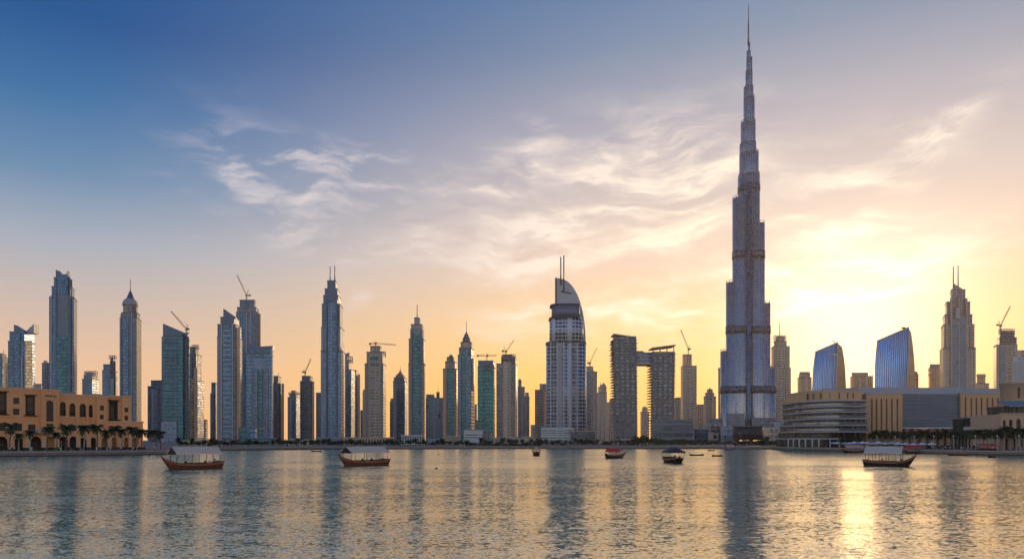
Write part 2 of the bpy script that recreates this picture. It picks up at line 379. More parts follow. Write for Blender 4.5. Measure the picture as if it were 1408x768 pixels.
def tower(name, label, cat, D, depth, tiers, extras=(), group=None, side=None, base_z=LAND):
    """tiers: (part, x0, x1, ytop, material[, options]) from the ground up"""
    xm = (tiers[0][1]+tiers[0][2])/2
    root = thing(name, label, cat, (X(xm, D+depth/2), D+depth/2, base_z), group)
    z = base_z
    for i, t in enumerate(tiers):
        part, x0, x1, yt, mk = t[:5]; opt = t[5] if len(t) > 5 else {}
        d0 = D+.7*i+opt.get('set', 0); dep = opt.get('depth', max(6, depth-1.4*i))
        zt = Z(yt, d0)
        mb = MB(root.location)
        if opt.get('round'):
            pl = ellipse(x0, x1, d0+dep/2, dep/2, pw=opt.get('pw', 1.0)); mb.prism(pl, z, zt, M[mk], M['roofdeck'], smooth=True)
        else:
            pl = quad_plan(x0, x1, d0, dep, opt.get('side', None if side is None else side*(x1-x0)/(tiers[0][2]-tiers[0][1])))
            if opt.get('cut'): pl = cut(pl, opt['cut'])
            ztp = None
            if 'slope' in opt:      # top row left, right
                zl, zr = Z(opt['slope'][0], d0), Z(opt['slope'][1], d0); xs = [p[0] for p in pl]
                ztp = [zl+(zr-zl)*(p[0]-min(xs))/(max(xs)-min(xs)) for p in pl]
            mb.prism(pl, z, zt, M[mk], M['roofdeck'], zt=ztp)
        mb.build(part, root)
        if 'slope' not in opt: z = zt
        # parapet lip
        if opt.get('lip', True) and not opt.get('round') and 'slope' not in opt:
            pb = MB(root.location); w = .5
            c = Vector((sum(p[0] for p in pl)/len(pl), sum(p[1] for p in pl)/len(pl)))
            big = [tuple(Vector(p)+(Vector(p)-c).normalized()*w) for p in pl]; sm = [tuple(Vector(p)+(c-Vector(p)).normalized()*w*1.2) for p in pl]
            za, zb = zt-.6, zt+1.0; n = len(pl); pm = M[opt.get('lipm', 'concdark')]
            for k in range(n):
                j = (k+1) % n
                pb.poly([(*big[k], za), (*big[j], za), (*big[j], zb), (*big[k], zb)], [(0, 0)]*4, pm)
                pb.poly([(*big[k], zb), (*big[j], zb), (*sm[j], zb), (*sm[k], zb)], [(0, 0)]*4, pm)
                pb.poly([(*sm[j], zt+.02), (*sm[k], zt+.02), (*sm[k], zb), (*sm[j], zb)], [(0, 0)]*4, pm)
                pb.poly([(*big[j], za), (*big[k], za), (*pl[k], za), (*pl[j], za)], [(0, 0)]*4, pm)
            pb.build('parapet', root)
    for e in extras:
        k = e[0]; mb = MB(root.location)
        if k == 'strip':            # part, x0, x1, ytop, ybottom, material, proud
            _, part, x0, x1, y0, y1, mk, pr = e
            mb.box(X(x0, D), X(x1, D), D-pr, D+.8, max(base_z, Z(y1, D)), Z(y0, D), M[mk]); mb.build(part, root)
        elif k == 'rstrip':         # panel in a flank or further back: part, x0, x1, ytop, ybottom, material, D offset, depth
            _, part, x0, x1, y0, y1, mk, dd, dp = e
            Dq = D+dd; pl = quad_plan(x0, x1, Dq, dp, 0)
            mb.prism(pl, max(base_z, Z(y1, Dq)), Z(y0, Dq), M[mk], M['roofdeck'], bottom=True); mb.build(part, root)
        elif k == 'slabs':          # part, x0, x1, ytop, ybottom, step m, material, proud
            _, part, x0, x1, y0, y1, st, mk, pr = e
            zz = Z(y1, D)
            while zz < Z(y0, D):
                mb.box(X(x0, D), X(x1, D), D-pr, D+.4, zz, zz+st*.3, M[mk]); zz += st
            mb.build(part, root)
        elif k == 'mast':           # x, ytop, ybottom, radius m, offset
            _, x, y0, y1, r, dd = e
            mb.tube((X(x, D+dd), D+dd, Z(y1, D+dd)-.5), (X(x, D+dd), D+dd, Z(y0, D+dd)), r, r*.55, 8, M['steel']); mb.build('mast', root)
        elif k == 'wedge':          # part, x0, x1, yl, yr, ybase, material, offset, thickness
            _, part, x0, x1, yl, yr, yb, mk, dd, th = e
            Dq = D+dd
            mb.xz([(X(x0, Dq), Z(yb, Dq)), (X(x1, Dq), Z(yb, Dq)), (X(x1, Dq), Z(yr, Dq)), (X(x0, Dq), Z(yl, Dq))], Dq, Dq+th, M[mk]); mb.build(part, root)
        elif k == 'dome':           # part, x, half px, ytop, ybase, material, offset, kind
            _, part, x, hw, y0, y1, mk, dd, kind = e
            Dq = D+dd; r = hw/F*Dq; z0, z1 = Z(y1, Dq), Z(y0, Dq)
            if kind == 'dome': pr = [(r*math.cos(a*PI/16), z0+(z1-z0)*math.sin(a*PI/16)) for a in range(9)]; pr[-1] = (0, z1)
            elif kind == 'cone': pr = [(r, z0), (r*.62, z0+(z1-z0)*.42), (0, z1)]
            else: pr = [(r, z0), (r, z1), (0, z1+.3)]
            mb.lathe(pr, (X(x, Dq), Dq), M[mk], 20); mb.build(part, root)
        elif k == 'lattice':        # open roof frame: x0, x1, ytop, ybase, offset, bays
            _, part, x0, x1, y0, y1, dd, nb, mk = e
            Dq = D+dd; za, zb = Z(y1, Dq), Z(y0, Dq)
            for dy in (0, 5):
                for i in range(nb+1):
                    xx = X(x0+(x1-x0)*i/nb, Dq); mb.beam((xx, Dq+dy, za), (xx, Dq+dy, zb), .8, .8, M[mk])
                for zz in (zb, (za+zb)/2): mb.beam((X(x0, Dq)-.4, Dq+dy+.01, zz), (X(x1, Dq)+.4, Dq+dy+.01, zz), .7, .7, M[mk])
            mb.build(part, root)
    return root

def crane(label, px, yb, ym, D, tip, tail, peak=None, group='tower cranes on the skyline'):
    """tower crane: mast from row yb to ym, jib to tip (px, py), counter jib to tail (px, py)"""
    root = thing('tower_crane', label, 'crane', (X(px, D), D, Z(yb, D)), group); m = M['crane']
    def truss(a, b, w, name, t=.22):
        a, b = Vector(a), Vector(b); mb = MB(root.location); d = (b-a).normalized()
        s = Vector((0, 1, 0)); u = d.cross(s).normalized(); n = max(2, int((b-a).length/(w*1.3)))
        cor = [(s+u)*w/2, (s-u)*w/2, (-s-u)*w/2, (u-s)*w/2]
        for c in cor: mb.beam(a+c, b+c, t, t, m)
        for i in range(n):
            p, q = a+(b-a)*i/n, a+(b-a)*(i+1)/n
            for k in range(4): mb.beam(p+cor[k], q+cor[(k+1) % 4], t*.6, t*.6, m)
        return mb.build(name, root)
    base = Vector((X(px, D), D, Z(yb, D))); top = Vector((X(px, D), D, Z(ym, D)))
    T = Vector((X(tip[0], D), D, Z(tip[1], D))); K = Vector((X(tail[0], D), D, Z(tail[1], D)))
    truss(base, top, 1.9, 'mast', .34)
    mb = MB(root.location); mb.box(top.x-1.6, top.x+1.6, D-1.5, D+1.5, top.z, top.z+1.2, m); mb.box(top.x+.2, top.x+2.3, D-2.2, D-.7, top.z+1.25, top.z+3.4, m); mb.build('cab', root)
    h = top+Vector((0, 0, 1.4))
    truss(h, T, 1.5, 'jib', .26)
    truss(h, K, 1.7, 'counter_jib', .3)
    mb = MB(root.location); mb.box(K.x-1.8, K.x+1.8, D-1.3, D+1.3, K.z-2.0, K.z+.9, m); mb.build('counterweight', root)
    pk = Vector((X(peak[0], D), D, Z(peak[1], D))) if peak else h+Vector((0, 0, 7))
    mb = MB(root.location); mb.beam(h, pk, .7, .7, m); mb.build('apex_frame', root)
    mb = MB(root.location); mb.tube(pk, h+(T-h)*.72, .12, .12, 4, m); mb.tube(pk, K, .12, .12, 4, m); mb.build('pendant_line', root)
    return root

# ------------------------------------------------------------------ land and water
def make_ground():
    shore = [(-1400, 235), (-500, 240), (0, 246), (120, 258), (228, 279), (236, 300), (239, 372), (330, 388), (470, 432), (704, 452), (960, 452), (1060, 436), (1100, 392), (1190, 338), (1300, 283), (1408, 262), (1900, 250), (2600, 240)]
    P = [Vector((X(px, D), D, LAND)) for px, D in shore]
    far = [Vector((4200, 240, LAND)), Vector((4200, 5200, LAND)), Vector((-4200, 5200, LAND)), Vector((-4200, 235, LAND))]
    m, N, b, o = new_mat('dusty ground')
    tc = N.n('ShaderNodeTexCoord'); nz = N.noise(tc.outputs['Object'], .02, 6, .6).outputs[0]
    N.put(b.inputs['Base Color'], N.ramp(nz, [(.3, (.10, .09, .075)), (.55, (.2, .17, .14)), (.8, (.28, .25, .21))])); b.inputs['Roughness'].default_value = .95
    tri = geometry.tessellate_polygon([P+far]); allp = P+far
    mb = MB()
    for t in tri:
        q = [allp[i] for i in t]
        if (q[1]-q[0]).cross(q[2]-q[0]).z < 0: q.reverse()
        mb.poly(q, [(p.x, p.y) for p in q], m)
    tag(mb.build('ground'), kind='structure')
    # quay face with courses of stone and a pale coping
    q, N, b, o = new_mat('quay stone')
    uv = N.n('ShaderNodeUVMap'); uv.uv_map = 'UVMap'
    br = N.n('ShaderNodeTexBrick'); N.nt.links.new(uv.outputs[0], br.inputs['Vector']); br.inputs['Scale'].default_value = 1.0
    br.inputs['Brick Width'].default_value = 1.6; br.inputs['Row Height'].default_value = .5; br.inputs['Mortar Size'].default_value = .03
    br.inputs['Color1'].default_value = (.20, .15, .12, 1); br.inputs['Color2'].default_value = (.26, .2, .16, 1); br.inputs['Mortar'].default_value = (.08, .07, .06, 1)
    sp = N.n('ShaderNodeSeparateXYZ'); N.nt.links.new(uv.outputs[0], sp.inputs[0])
    wet = N.step(N.m('ADD', sp.outputs[1], N.m('MULTIPLY', N.noise(uv.outputs[0], .6).outputs[0], .3)), .35, .6)
    N.put(b.inputs['Base Color'], N.mix(wet, (.03, .035, .03, 1), br.outputs['Color'])); b.inputs['Roughness'].default_value = .8
    mb = MB(); cp = MB(); u = 0
    for a, c in zip(P, P[1:]):
        mb.poly([(a.x, a.y, -2), (c.x, c.y, -2), (c.x, c.y, LAND), (a.x, a.y, LAND)], [(u, -2), (u+(c-a).length, -2), (u+(c-a).length, LAND), (u, LAND)], q)
        u += (c-a).length
        n = Vector((c.y-a.y, a.x-c.x, 0)).normalized()
        o1 = [a+n*.18, c+n*.18, c-n*.7, a-n*.7]
        e = (c-a).normalized()*.0
        cp.prism([(p.x, p.y) for p in o1], LAND-.22, LAND+.14, M['coping'], bottom=True)
    tag(mb.build('quay_wall'), kind='structure'); tag(cp.build('quay_kerb'), kind='structure')
    return P

def make_water():
    m, N, b, o = new_mat('lake water')
    tc = N.n('ShaderNodeTexCoord'); P = tc.outputs['Object']
    def layer(sx, sy, det, seed, rot=0.0):
        mp = N.n('ShaderNodeMapping'); N.nt.links.new(P, mp.inputs['Vector']); mp.inputs['Scale'].default_value = (sx, sy, 1); mp.inputs['Location'].default_value = (seed, seed*1.3, seed)
        mp.inputs['Rotation'].default_value = (0, 0, R(rot))
        s = N.n('ShaderNodeSeparateColor'); N.nt.links.new(N.noise(mp.outputs[0], 1.0, det, .55, .3).outputs['Color'], s.inputs[0])
        return N.m('SUBTRACT', s.outputs[0], .5), N.m('SUBTRACT', s.outputs[1], .5)
    ax, ay = layer(1.9, 2.4, 3, 2.0, 8)
    bx, by = layer(4.0, 6.0, 2, 9.0, -12)
    cx, cy = layer(.12, .4, 2, 5.0, 14)
    lane = N.n('ShaderNodeMapping'); N.nt.links.new(P, lane.inputs['Vector']); lane.inputs['Scale'].default_value = (.010, .045, 1); lane.inputs['Rotation'].default_value = (0, 0, R(9))
    calm = N.step(N.noise(lane.outputs[0], 1.0, 4, .55, .6).outputs[0], .36, .64)
    amp = N.m('MULTIPLY_ADD', calm, .85, .55)
    nx = N.m('ADD', N.m('ADD', N.m('MULTIPLY', ax, WAVE[0]), N.m('MULTIPLY', bx, WAVE[1])), N.m('MULTIPLY', cx, WAVE[2]))
    ny = N.m('ADD', N.m('ADD', N.m('MULTIPLY', ay, WAVE[3]), N.m('MULTIPLY', by, WAVE[4])), N.m('MULTIPLY', cy, WAVE[5]))
    shp = N.m('MULTIPLY', N.m('MULTIPLY', by, N.m('ABSOLUTE', by)), 2.2)
    ny = N.m('ADD', ny, shp)
    ps = N.n('ShaderNodeSeparateXYZ'); N.nt.links.new(P, ps.inputs[0])
    tilt = N.m('MULTIPLY_ADD', N.step(ps.outputs[1], 55, 190), .052, .026)
    v = N.vec(N.m('MULTIPLY', nx, amp), N.m('SUBTRACT', N.m('MULTIPLY', ny, amp), tilt), 1.0)
    nn = N.n('ShaderNodeVectorMath', operation='NORMALIZE'); N.nt.links.new(v, nn.inputs[0]); N.nt.links.new(nn.outputs[0], b.inputs['Normal'])
    b.inputs['Base Color'].default_value = (.008, .24, .22, 1); b.inputs['Roughness'].default_value = .05; b.inputs['Specular Tint'].default_value = (1, .90, .70, 1); b.inputs['IOR'].default_value = 3.8  # golden specular tint paints sunset warmth into the reflections
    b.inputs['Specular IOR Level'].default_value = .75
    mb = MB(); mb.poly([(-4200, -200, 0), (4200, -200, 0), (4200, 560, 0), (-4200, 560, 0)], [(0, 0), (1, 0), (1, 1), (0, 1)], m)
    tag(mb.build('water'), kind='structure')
WAVE = (.17, .13, .05, .30, .24, .10)
M['coping'] = plain('pale coping stone', (.42, .34, .28), .85)
SHORE = make_ground()
make_water()

# ------------------------------------------------------------------ the skyline, left to right
RT, OT, SK = 'residential_tower', 'office_tower', 'skyscraper'
def skyline():
    # --- behind and beside the ochre hotel
    tower(RT, 'slim blue grey tower at the left picture edge behind the ochre hotel', 'tower', 1500, 30,
          [('shaft', -8, 11, 490, 'slate'), ('crown', -6, 9, 486, 'brown')], [('strip', 'glass_strip', -2, 4, 494, 604, 'deep', .8), ('mast', 5, 480, 486, .5, 8)])
    tower(OT, 'blue glass tower with a V notched roof and a gold lit flank', 'tower', 1250, 34,
          [('shaft', 11, 48.5, 469, 'navy', {'side': 14}), ('upper_shaft', 13, 47.5, 456, 'deep', {'side': 14})],
          [('wedge', 'roof_screen', 19, 33.5, 446, 455, 457, 'panel', 4, 9), ('wedge', 'roof_screen', 33.5, 46.5, 457, 445, 458, 'panelpale', 8, 14),
           ('rstrip', 'sunlit_paint_panel', 34, 44.5, 468, 604, 'gold', -.9, 3), ('strip', 'pier', 29, 31.5, 490, 604, 'panelpale', .9), ('strip', 'glass_strip', 20, 28, 458, 604, 'deep', .6), ('slabs', 'balcony_trim', 12, 19, 472, 600, 3.7, 'panel', 1.0)])  # gold and sand flank panels here and below paint sunlight by colour
    tower(RT, 'plain grey slab block between the notched tower and the stepped dark tower', 'tower', 1600, 22,
          [('shaft', 57.5, 70, 499, 'grey', {'side': 1}), ('crown', 60, 66, 496, 'conc')])
    tower(SK, 'tall dark blue stepped skyscraper with a jagged top behind the ochre hotel', 'skyscraper', 1200, 36,
          [('shaft', 67.5, 106, 408.5, 'navy', {'side': 4.5}), ('upper_shaft', 71, 102.5, 394, 'deep', {'side': 3.5}), ('shoulder', 74, 99, 381.5, 'deep', {'side': 3})],
          [('wedge', 'fin', 76.6, 82, 370.5, 377, 384, 'panel', 2, 12), ('strip', 'glass_strip', 79.5, 94, 377, 404, 'deep', 1.3),
           ('strip', 'louvre_strip', 79.5, 95, 404.5, 462, 'louvre', 1.1), ('strip', 'glass_strip', 78, 96.5, 463, 604, 'teal', 1.6),
           ('rstrip', 'turret', 91.5, 95.5, 373, 382, 'gold', 6, 8), ('rstrip', 'turret', 95, 99.5, 384, 394, 'sand', 8, 10),
           ('strip', 'pier', 76.5, 79, 381, 604, 'panel', 1.9), ('strip', 'pier', 96, 98, 398, 604, 'panel', 1.9), ('strip', 'pier', 70, 71.6, 406, 604, 'panelpale', .9)])
    tower(RT, 'small grey tower with a railed crown just right of the dark stepped skyscraper', 'tower', 1500, 28,
          [('shaft', 113, 136, 521, 'slate'), ('upper_shaft', 115, 134, 516, 'grey'), ('crown', 117, 131, 512, 'conc')],
          [('strip', 'glass_strip', 121, 127, 524, 604, 'deep', .9), ('lattice', 'roof_frame', 116, 132, 510, 516, 3, 5, 'concdark')])
    tower(RT, 'unfinished blue tower with a rough concrete core beside the spired tower', 'tower', 1450, 30,
          [('shaft', 140.5, 161.5, 509, 'navy'), ('upper_shaft', 142, 152, 501, 'deep', {'side': 0})],
          [('rstrip', 'bare_core', 151, 159, 496, 604, 'rough', -1.0, 14), ('rstrip', 'bare_core', 152, 156, 491, 497, 'rough', 3, 8), ('strip', 'glass_strip', 152.5, 157, 520, 604, 'panelpale', 1.8), ('lattice', 'roof_frame', 150, 158, 488.5, 494, 7, 3, 'concdark')])
    tower(RT, 'round shouldered tower with a dome and open spire behind the hotel right end', 'tower', 1250, 32,
          [('shaft', 164.5, 194.5, 437, 'slate', {'side': 6.5}), ('upper_shaft', 165.5, 193.5, 429.5, 'grey', {'cut': 5, 'side': 6}), ('crown', 168, 190.5, 418.5, 'brown', {'cut': 8, 'side': 4})],
          [('dome', 'dome', 179, 10, 409, 420, 'conc', 14, 'dome'), ('dome', 'spire_cone', 179.3, 5.2, 398, 411, 'steel', 14, 'cone'), ('mast', 179.3, 384, 402, .75, 14),
           ('strip', 'glass_strip', 168, 177, 440, 604, 'navy', .8), ('strip', 'pier', 180.5, 182, 432, 604, 'panelpale', 1.2), ('strip', 'pier', 166, 167.2, 432, 604, 'panelpale', 1.2),
           ('slabs', 'balcony_trim', 183, 188, 440, 600, 3.6, 'conc', 1.2)])
    tower(RT, 'grey blue slab tower standing left behind the teal slanted tower', 'tower', 1500, 30,
          [('shaft', 203, 224, 531, 'slate', {'side': 0}), ('upper_shaft', 207.5, 224, 523, 'navy', {'side': 0})], [('strip', 'glass_strip', 208.5, 216, 534, 604, 'pale', .7)])
    # --- teal slanted tower and neighbours
    t = tower(OT, 'teal glass tower with floor ledges and a slanted roof screen under a crane', 'tower', 1150, 34,
          [('shaft', 222.5, 260.5, 463, 'teal', {'side': 9}), ('upper_shaft', 226, 259.5, 459, 'teal', {'side': 9})],
          [('wedge', 'roof_screen', 224, 258, 444.5, 459, 462, 'panel', 5, 4), ('slabs', 'floor_trim', 222, 244, 464, 575, 4.0, 'panel', 1.3),
           ('strip', 'podium_front', 222.5, 243.5, 579, 610, 'pale', 1.8), ('rstrip', 'rear_shaft', 252, 259.8, 457, 604, 'grey', 10, 20)])
    crane('luffing crane leaning left on the teal slanted tower', 256.5, 459, 453.5, 1172, (235, 427.5), (259, 451.5), (257.5, 446))
    tower(RT, 'stepped grey tower with a gold lit flank behind the teal tower', 'tower', 1400, 34,
          [('shaft', 258, 280.5, 523, 'slate', {'side': 9}), ('upper_shaft', 259, 277.5, 487, 'grey', {'side': 8}), ('crown', 261, 273, 477, 'brown', {'side': 4})],
          [('rstrip', 'sunlit_paint_panel', 262, 266.5, 521, 604, 'gold', -1, 3), ('rstrip', 'sunlit_paint_panel', 267, 271, 506, 604, 'sand', -1.2, 3), ('lattice', 'roof_frame', 264, 272, 474, 480, 5, 3, 'concdark')])
    tower(RT, 'low dark block at the foot of the gap beside the golden flank', 'building', 1500, 22, [('shaft', 278, 285.5, 577, 'brown')])
    tower(RT, 'narrow blue tower tucked left behind the tower with a curved roof fin', 'tower', 1550, 26,
          [('shaft', 289, 299, 541, 'slate'), ('upper_shaft', 290.5, 300, 526, 'navy')], [('strip', 'glass_strip', 294, 297, 528, 604, 'deep', .7)])
    tower(SK, 'twin flank tower with blue centre strip and a pointed curved roof fin', 'skyscraper', 1150, 36,
          [('shaft', 298.5, 333, 463, 'grey', {'side': 9}), ('upper_shaft', 299, 332, 446, 'slate', {'side': 8}), ('crown', 303, 329, 436, 'panel', {'side': 7})],
          [('wedge', 'roof_fin', 307, 324, 424, 436, 437.5, 'panel', 3, 6), ('strip', 'glass_strip', 306.5, 318.5, 448, 604, 'deep', 1.2), ('slabs', 'spandrel_trim', 307, 318, 452, 600, 7.5, 'panelpale', 1.5),
           ('strip', 'pier', 304, 306, 444, 604, 'panelpale', 1.6), ('strip', 'pier', 319, 321, 444, 604, 'panelpale', 1.6), ('rstrip', 'sunlit_paint_panel', 325, 330, 450, 604, 'sand', 3, 10)])
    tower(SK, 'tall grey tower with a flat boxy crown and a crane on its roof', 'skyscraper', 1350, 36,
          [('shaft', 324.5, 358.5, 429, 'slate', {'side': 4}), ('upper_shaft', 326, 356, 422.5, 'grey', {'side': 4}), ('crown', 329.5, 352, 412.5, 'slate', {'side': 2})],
          [('strip', 'pier', 338, 340, 430, 604, 'panelpale', 1.2), ('strip', 'glass_strip', 330, 337, 432, 604, 'deep', .8), ('strip', 'pier', 344.5, 346, 430, 604, 'panelpale', 1.2), ('rstrip', 'sunlit_paint_panel', 354.8, 358.2, 431, 604, 'sand', 6, 12)])
    crane('tall luffing crane leaning left on the flat boxy crown', 339, 412.5, 407, 1362, (326, 378), (343.5, 405.5), (341.5, 398))
    tower(OT, 'broad dark blue glass tower with a curved swooping roof edge', 'tower', 1080, 34,
          [('shaft', 337.5, 375.5, 486, 'navy', {'side': 2.5}), ('upper_shaft', 342, 375.5, 480, 'deep', {'side': 2})],
          [('wedge', 'roof_screen', 342, 358, 471.5, 476, 481, 'panel', 2, 7), ('wedge', 'roof_screen', 358, 375, 476, 475, 481, 'panel', 2.4, 7), ('strip', 'glass_strip', 355, 361, 508, 600, 'teal', .9),
           ('strip', 'grid_panel', 349, 367, 493, 507, 'pale', .8), ('strip', 'pier', 346, 354.5, 508, 600, 'slate', .9), ('strip', 'pier', 361.5, 369, 508, 600, 'slate', .9), ('strip', 'pier', 373, 374.6, 478, 604, 'panelpale', .9)])
    tower(RT, 'thin beige and blue tower close right of the dark swooping tower', 'tower', 1400, 28,
          [('shaft', 375, 390, 527, 'slate'), ('upper_shaft', 376, 386.5, 517, 'brown')], [('strip', 'glass_strip', 377, 382, 524, 604, 'navy', .7), ('rstrip', 'sunlit_paint_panel', 387, 390.5, 527, 604, 'sand', 2, 10), ('mast', 383, 512, 517, .5, 8)])
    tower(RT, 'pale small tower with a peaked ruffled crown beside the dark crane tower', 'tower', 1550, 28,
          [('shaft', 395.5, 412.5, 546, 'pale'), ('upper_shaft', 397, 411, 541, 'grey', {'cut': 4}), ('crown', 400, 408, 537, 'conc', {'cut': 4})],
          [('strip', 'glass_strip', 401.5, 405, 550, 604, 'deep', .8), ('lattice', 'roof_frame', 397, 411, 539, 543, 3, 5, 'conc')])
    tower(RT, 'plain dark grey shaft with a glowing right edge under a small crane', 'tower', 1350, 30,
          [('shaft', 412.5, 432.5, 524, 'dark', {'side': 5}), ('crown', 415, 430, 517, 'slate', {'side': 4})], [('rstrip', 'sunlit_paint_panel', 428.5, 432, 524, 604, 'sand', 2, 10), ('strip', 'pier', 412.6, 413.6, 524, 604, 'panelpale', .7)])
    crane('small luffing crane leaning right over the plain dark grey shaft', 419.5, 517, 513, 1360, (427.5, 493), (417, 510.5), (418, 508))
    tower(RT, 'narrow blue grey tower half hidden left of the twin mast tower', 'tower', 1500, 28, [('shaft', 434.5, 446, 540, 'slate', {'side': 0})], [('strip', 'glass_strip', 437, 440, 543, 604, 'navy', .7)])
    tower(SK, 'tallest left hand skyscraper, blue with stepped crown and twin masts', 'skyscraper', 1150, 38,
          [('shaft', 441, 474.5, 482, 'pale', {'side': 5}), ('upper_shaft', 441.5, 473.5, 450, 'pale', {'side': 5}), ('tier', 442.5, 471.5, 418, 'slate', {'side': 4}), ('tier', 444.5, 469, 406, 'panel', {'side': 4}), ('tier', 446.5, 467, 397, 'panel', {'side': 3}), ('crown', 450, 464.5, 386, 'panel', {'side': 3})],
          [('strip', 'glass_strip', 450.5, 462, 416, 604, 'navy', 1.6), ('strip', 'pier', 448.2, 450, 412, 604, 'panel', 2.2), ('strip', 'pier', 462.4, 464.2, 412, 604, 'panel', 2.2), ('strip', 'pier', 455.8, 456.8, 416, 604, 'panelpale', 2.0), ('strip', 'pier', 442.5, 444, 452, 604, 'panelpale', 1.0), ('strip', 'pier', 467, 468.4, 452, 604, 'panelpale', 1.0),
           ('mast', 454, 366, 386, 1.0, 12), ('mast', 460.3, 365, 386, 1.0, 12), ('strip', 'band', 441, 469.5, 481.5, 484, 'paneldark', .5)])
    tower(RT, 'tower with a ragged open crown directly right of the twin mast skyscraper', 'tower', 1350, 32,
          [('shaft', 472, 488, 508, 'slate'), ('upper_shaft', 473, 484, 495, 'brown'), ('crown', 474, 479.5, 487, 'brown')], [('lattice', 'roof_frame', 476, 484, 490, 499, 6, 3, 'concdark'), ('wedge', 'fin', 475, 480, 486, 484, 489, 'conc', 4, 5), ('strip', 'glass_strip', 478, 482, 512, 604, 'deep', .8)])
    tower(RT, 'beige ribbed tower second right of the twin mast skyscraper', 'tower', 1450, 30,
          [('shaft', 484.5, 495.5, 517, 'brown'), ('crown', 486, 492, 509, 'beige')], [('rstrip', 'sunlit_paint_panel', 491.5, 495, 514, 604, 'sand', 1, 10), ('strip', 'pier', 488, 489.2, 512, 604, 'stone', .8)])
    tower(RT, 'dim low tower in the gap left of the beige crane tower', 'building', 1700, 26, [('shaft', 493, 502, 564, 'brown')])
    tower(RT, 'small rosy tower leaning close to the left of the beige crane tower', 'tower', 1600, 26, [('shaft', 498.5, 506, 540, 'beige'), ('crown', 499, 504, 536, 'beige')])
    tower(RT, 'beige tower with a teal window high on its face under a level crane', 'tower', 1200, 34,
          [('shaft', 501.5, 531, 500, 'brown', {'side': 4}), ('upper_shaft', 504, 529.5, 484, 'beige', {'side': 3.5}), ('crown', 509, 525, 476, 'beige', {'side': 2})],
          [('strip', 'front_bay', 508.5, 522, 486, 604, 'balcb', 1.6), ('strip', 'window', 509.5, 520.5, 490, 495.5, 'teal', 2.0), ('strip', 'band', 508, 522.5, 500, 502.5, 'concdark', 1.9), ('strip', 'pier', 507, 508.8, 486, 604, 'stone', 2.0), ('strip', 'pier', 522, 523.6, 486, 604, 'stone', 2.0), ('lattice', 'roof_frame', 524, 529.5, 483, 491, 12, 2, 'stone')])
    crane('hammerhead crane with a level jib over the beige tower', 516.5, 476, 473.2, 1214, (544.5, 473.8), (509, 472), (515, 469))
    tower(RT, 'narrow dark tower just left of the small pavilion roofed tower', 'tower', 1500, 26, [('shaft', 536, 542, 552, 'dark', {'side': 0}), ('crown', 537, 540.5, 548, 'brown', {'side': 0})])
    tower(RT, 'small grey tower with a pagoda like crown and short finial', 'tower', 1350, 30,
          [('shaft', 540.5, 560, 524, 'pale'), ('upper_shaft', 541.5, 559, 519, 'grey'), ('crown', 543.5, 557, 516, 'conc', {'cut': 4}), ('upper_crown', 546, 555, 513.5, 'conc', {'cut': 3})],
          [('strip', 'glass_strip', 545.5, 555.5, 536, 604, 'deep', 1.2), ('strip', 'pier', 544, 545.2, 532, 604, 'panelpale', 1.5), ('strip', 'pier', 556, 557.2, 532, 604, 'panelpale', 1.5), ('dome', 'finial_cone', 550.4, 2.6, 507.5, 513.5, 'conc', 12, 'cone'), ('mast', 550.4, 504, 510, .5, 12)])
    tower(SK, 'slender brown tower with a teal glass spine and single mast', 'skyscraper', 1200, 32,
          [('shaft', 561.5, 585.5, 500, 'brown', {'side': 2.5}), ('upper_shaft', 562, 585, 466, 'brown', {'side': 2.5}), ('tier', 564, 583, 453, 'conc', {'side': 2}), ('tier', 565, 582, 446, 'conc', {'side': 2}), ('crown', 569.5, 578, 437, 'conc', {'side': 1})],
          [('strip', 'glass_strip', 567.5, 577.5, 465, 601, 'teal', 1.2), ('strip', 'window', 568, 578, 459, 465.5, 'green', 1.8), ('strip', 'pier', 566, 567.3, 455, 604, 'concdark', 1.5), ('strip', 'pier', 577.7, 579, 455, 604, 'concdark', 1.5), ('mast', 573.6, 418.5, 437, .9, 10)])
    tower(RT, 'broad unfinished grey slab with a stubby roof core between two slim towers', 'tower', 1500, 30,
          [('shaft', 585, 610, 547, 'slate', {'side': 0}), ('upper_shaft', 586, 597, 542.5, 'grey', {'side': 0})],
          [('rstrip', 'bare_core', 600, 604.5, 538.5, 548, 'rough', 4, 8), ('strip', 'pier', 597, 598.4, 545, 604, 'panelpale', .8), ('strip', 'bare_panel', 586.5, 589.5, 556, 562, 'rough', .6), ('strip', 'bare_panel', 603, 606, 568, 574, 'rough', .6), ('strip', 'glass_strip', 599, 605, 551, 604, 'deep', .6), ('mast', 602.5, 529, 538, .35, 8)])
    tower(RT, 'sand coloured tower with domed top and teal window strip', 'tower', 1250, 30,
          [('shaft', 609, 631.5, 507, 'sand', {'side': 4}), ('upper_shaft', 612, 628, 497, 'beige', {'side': 2.5}), ('crown', 614, 625, 491, 'stone', {'side': 2, 'cut': 4})],
          [('strip', 'glass_strip', 614.5, 624, 520, 600, 'teal', 1.1), ('strip', 'window', 615.5, 622.5, 508, 522, 'green', 1.6), ('strip', 'pier', 613, 614.4, 505, 604, 'stone', 1.6), ('strip', 'pier', 624, 625.4, 505, 604, 'stone', 1.6), ('dome', 'dome', 620, 3.2, 487, 491.5, 'stone', 11, 'dome')])
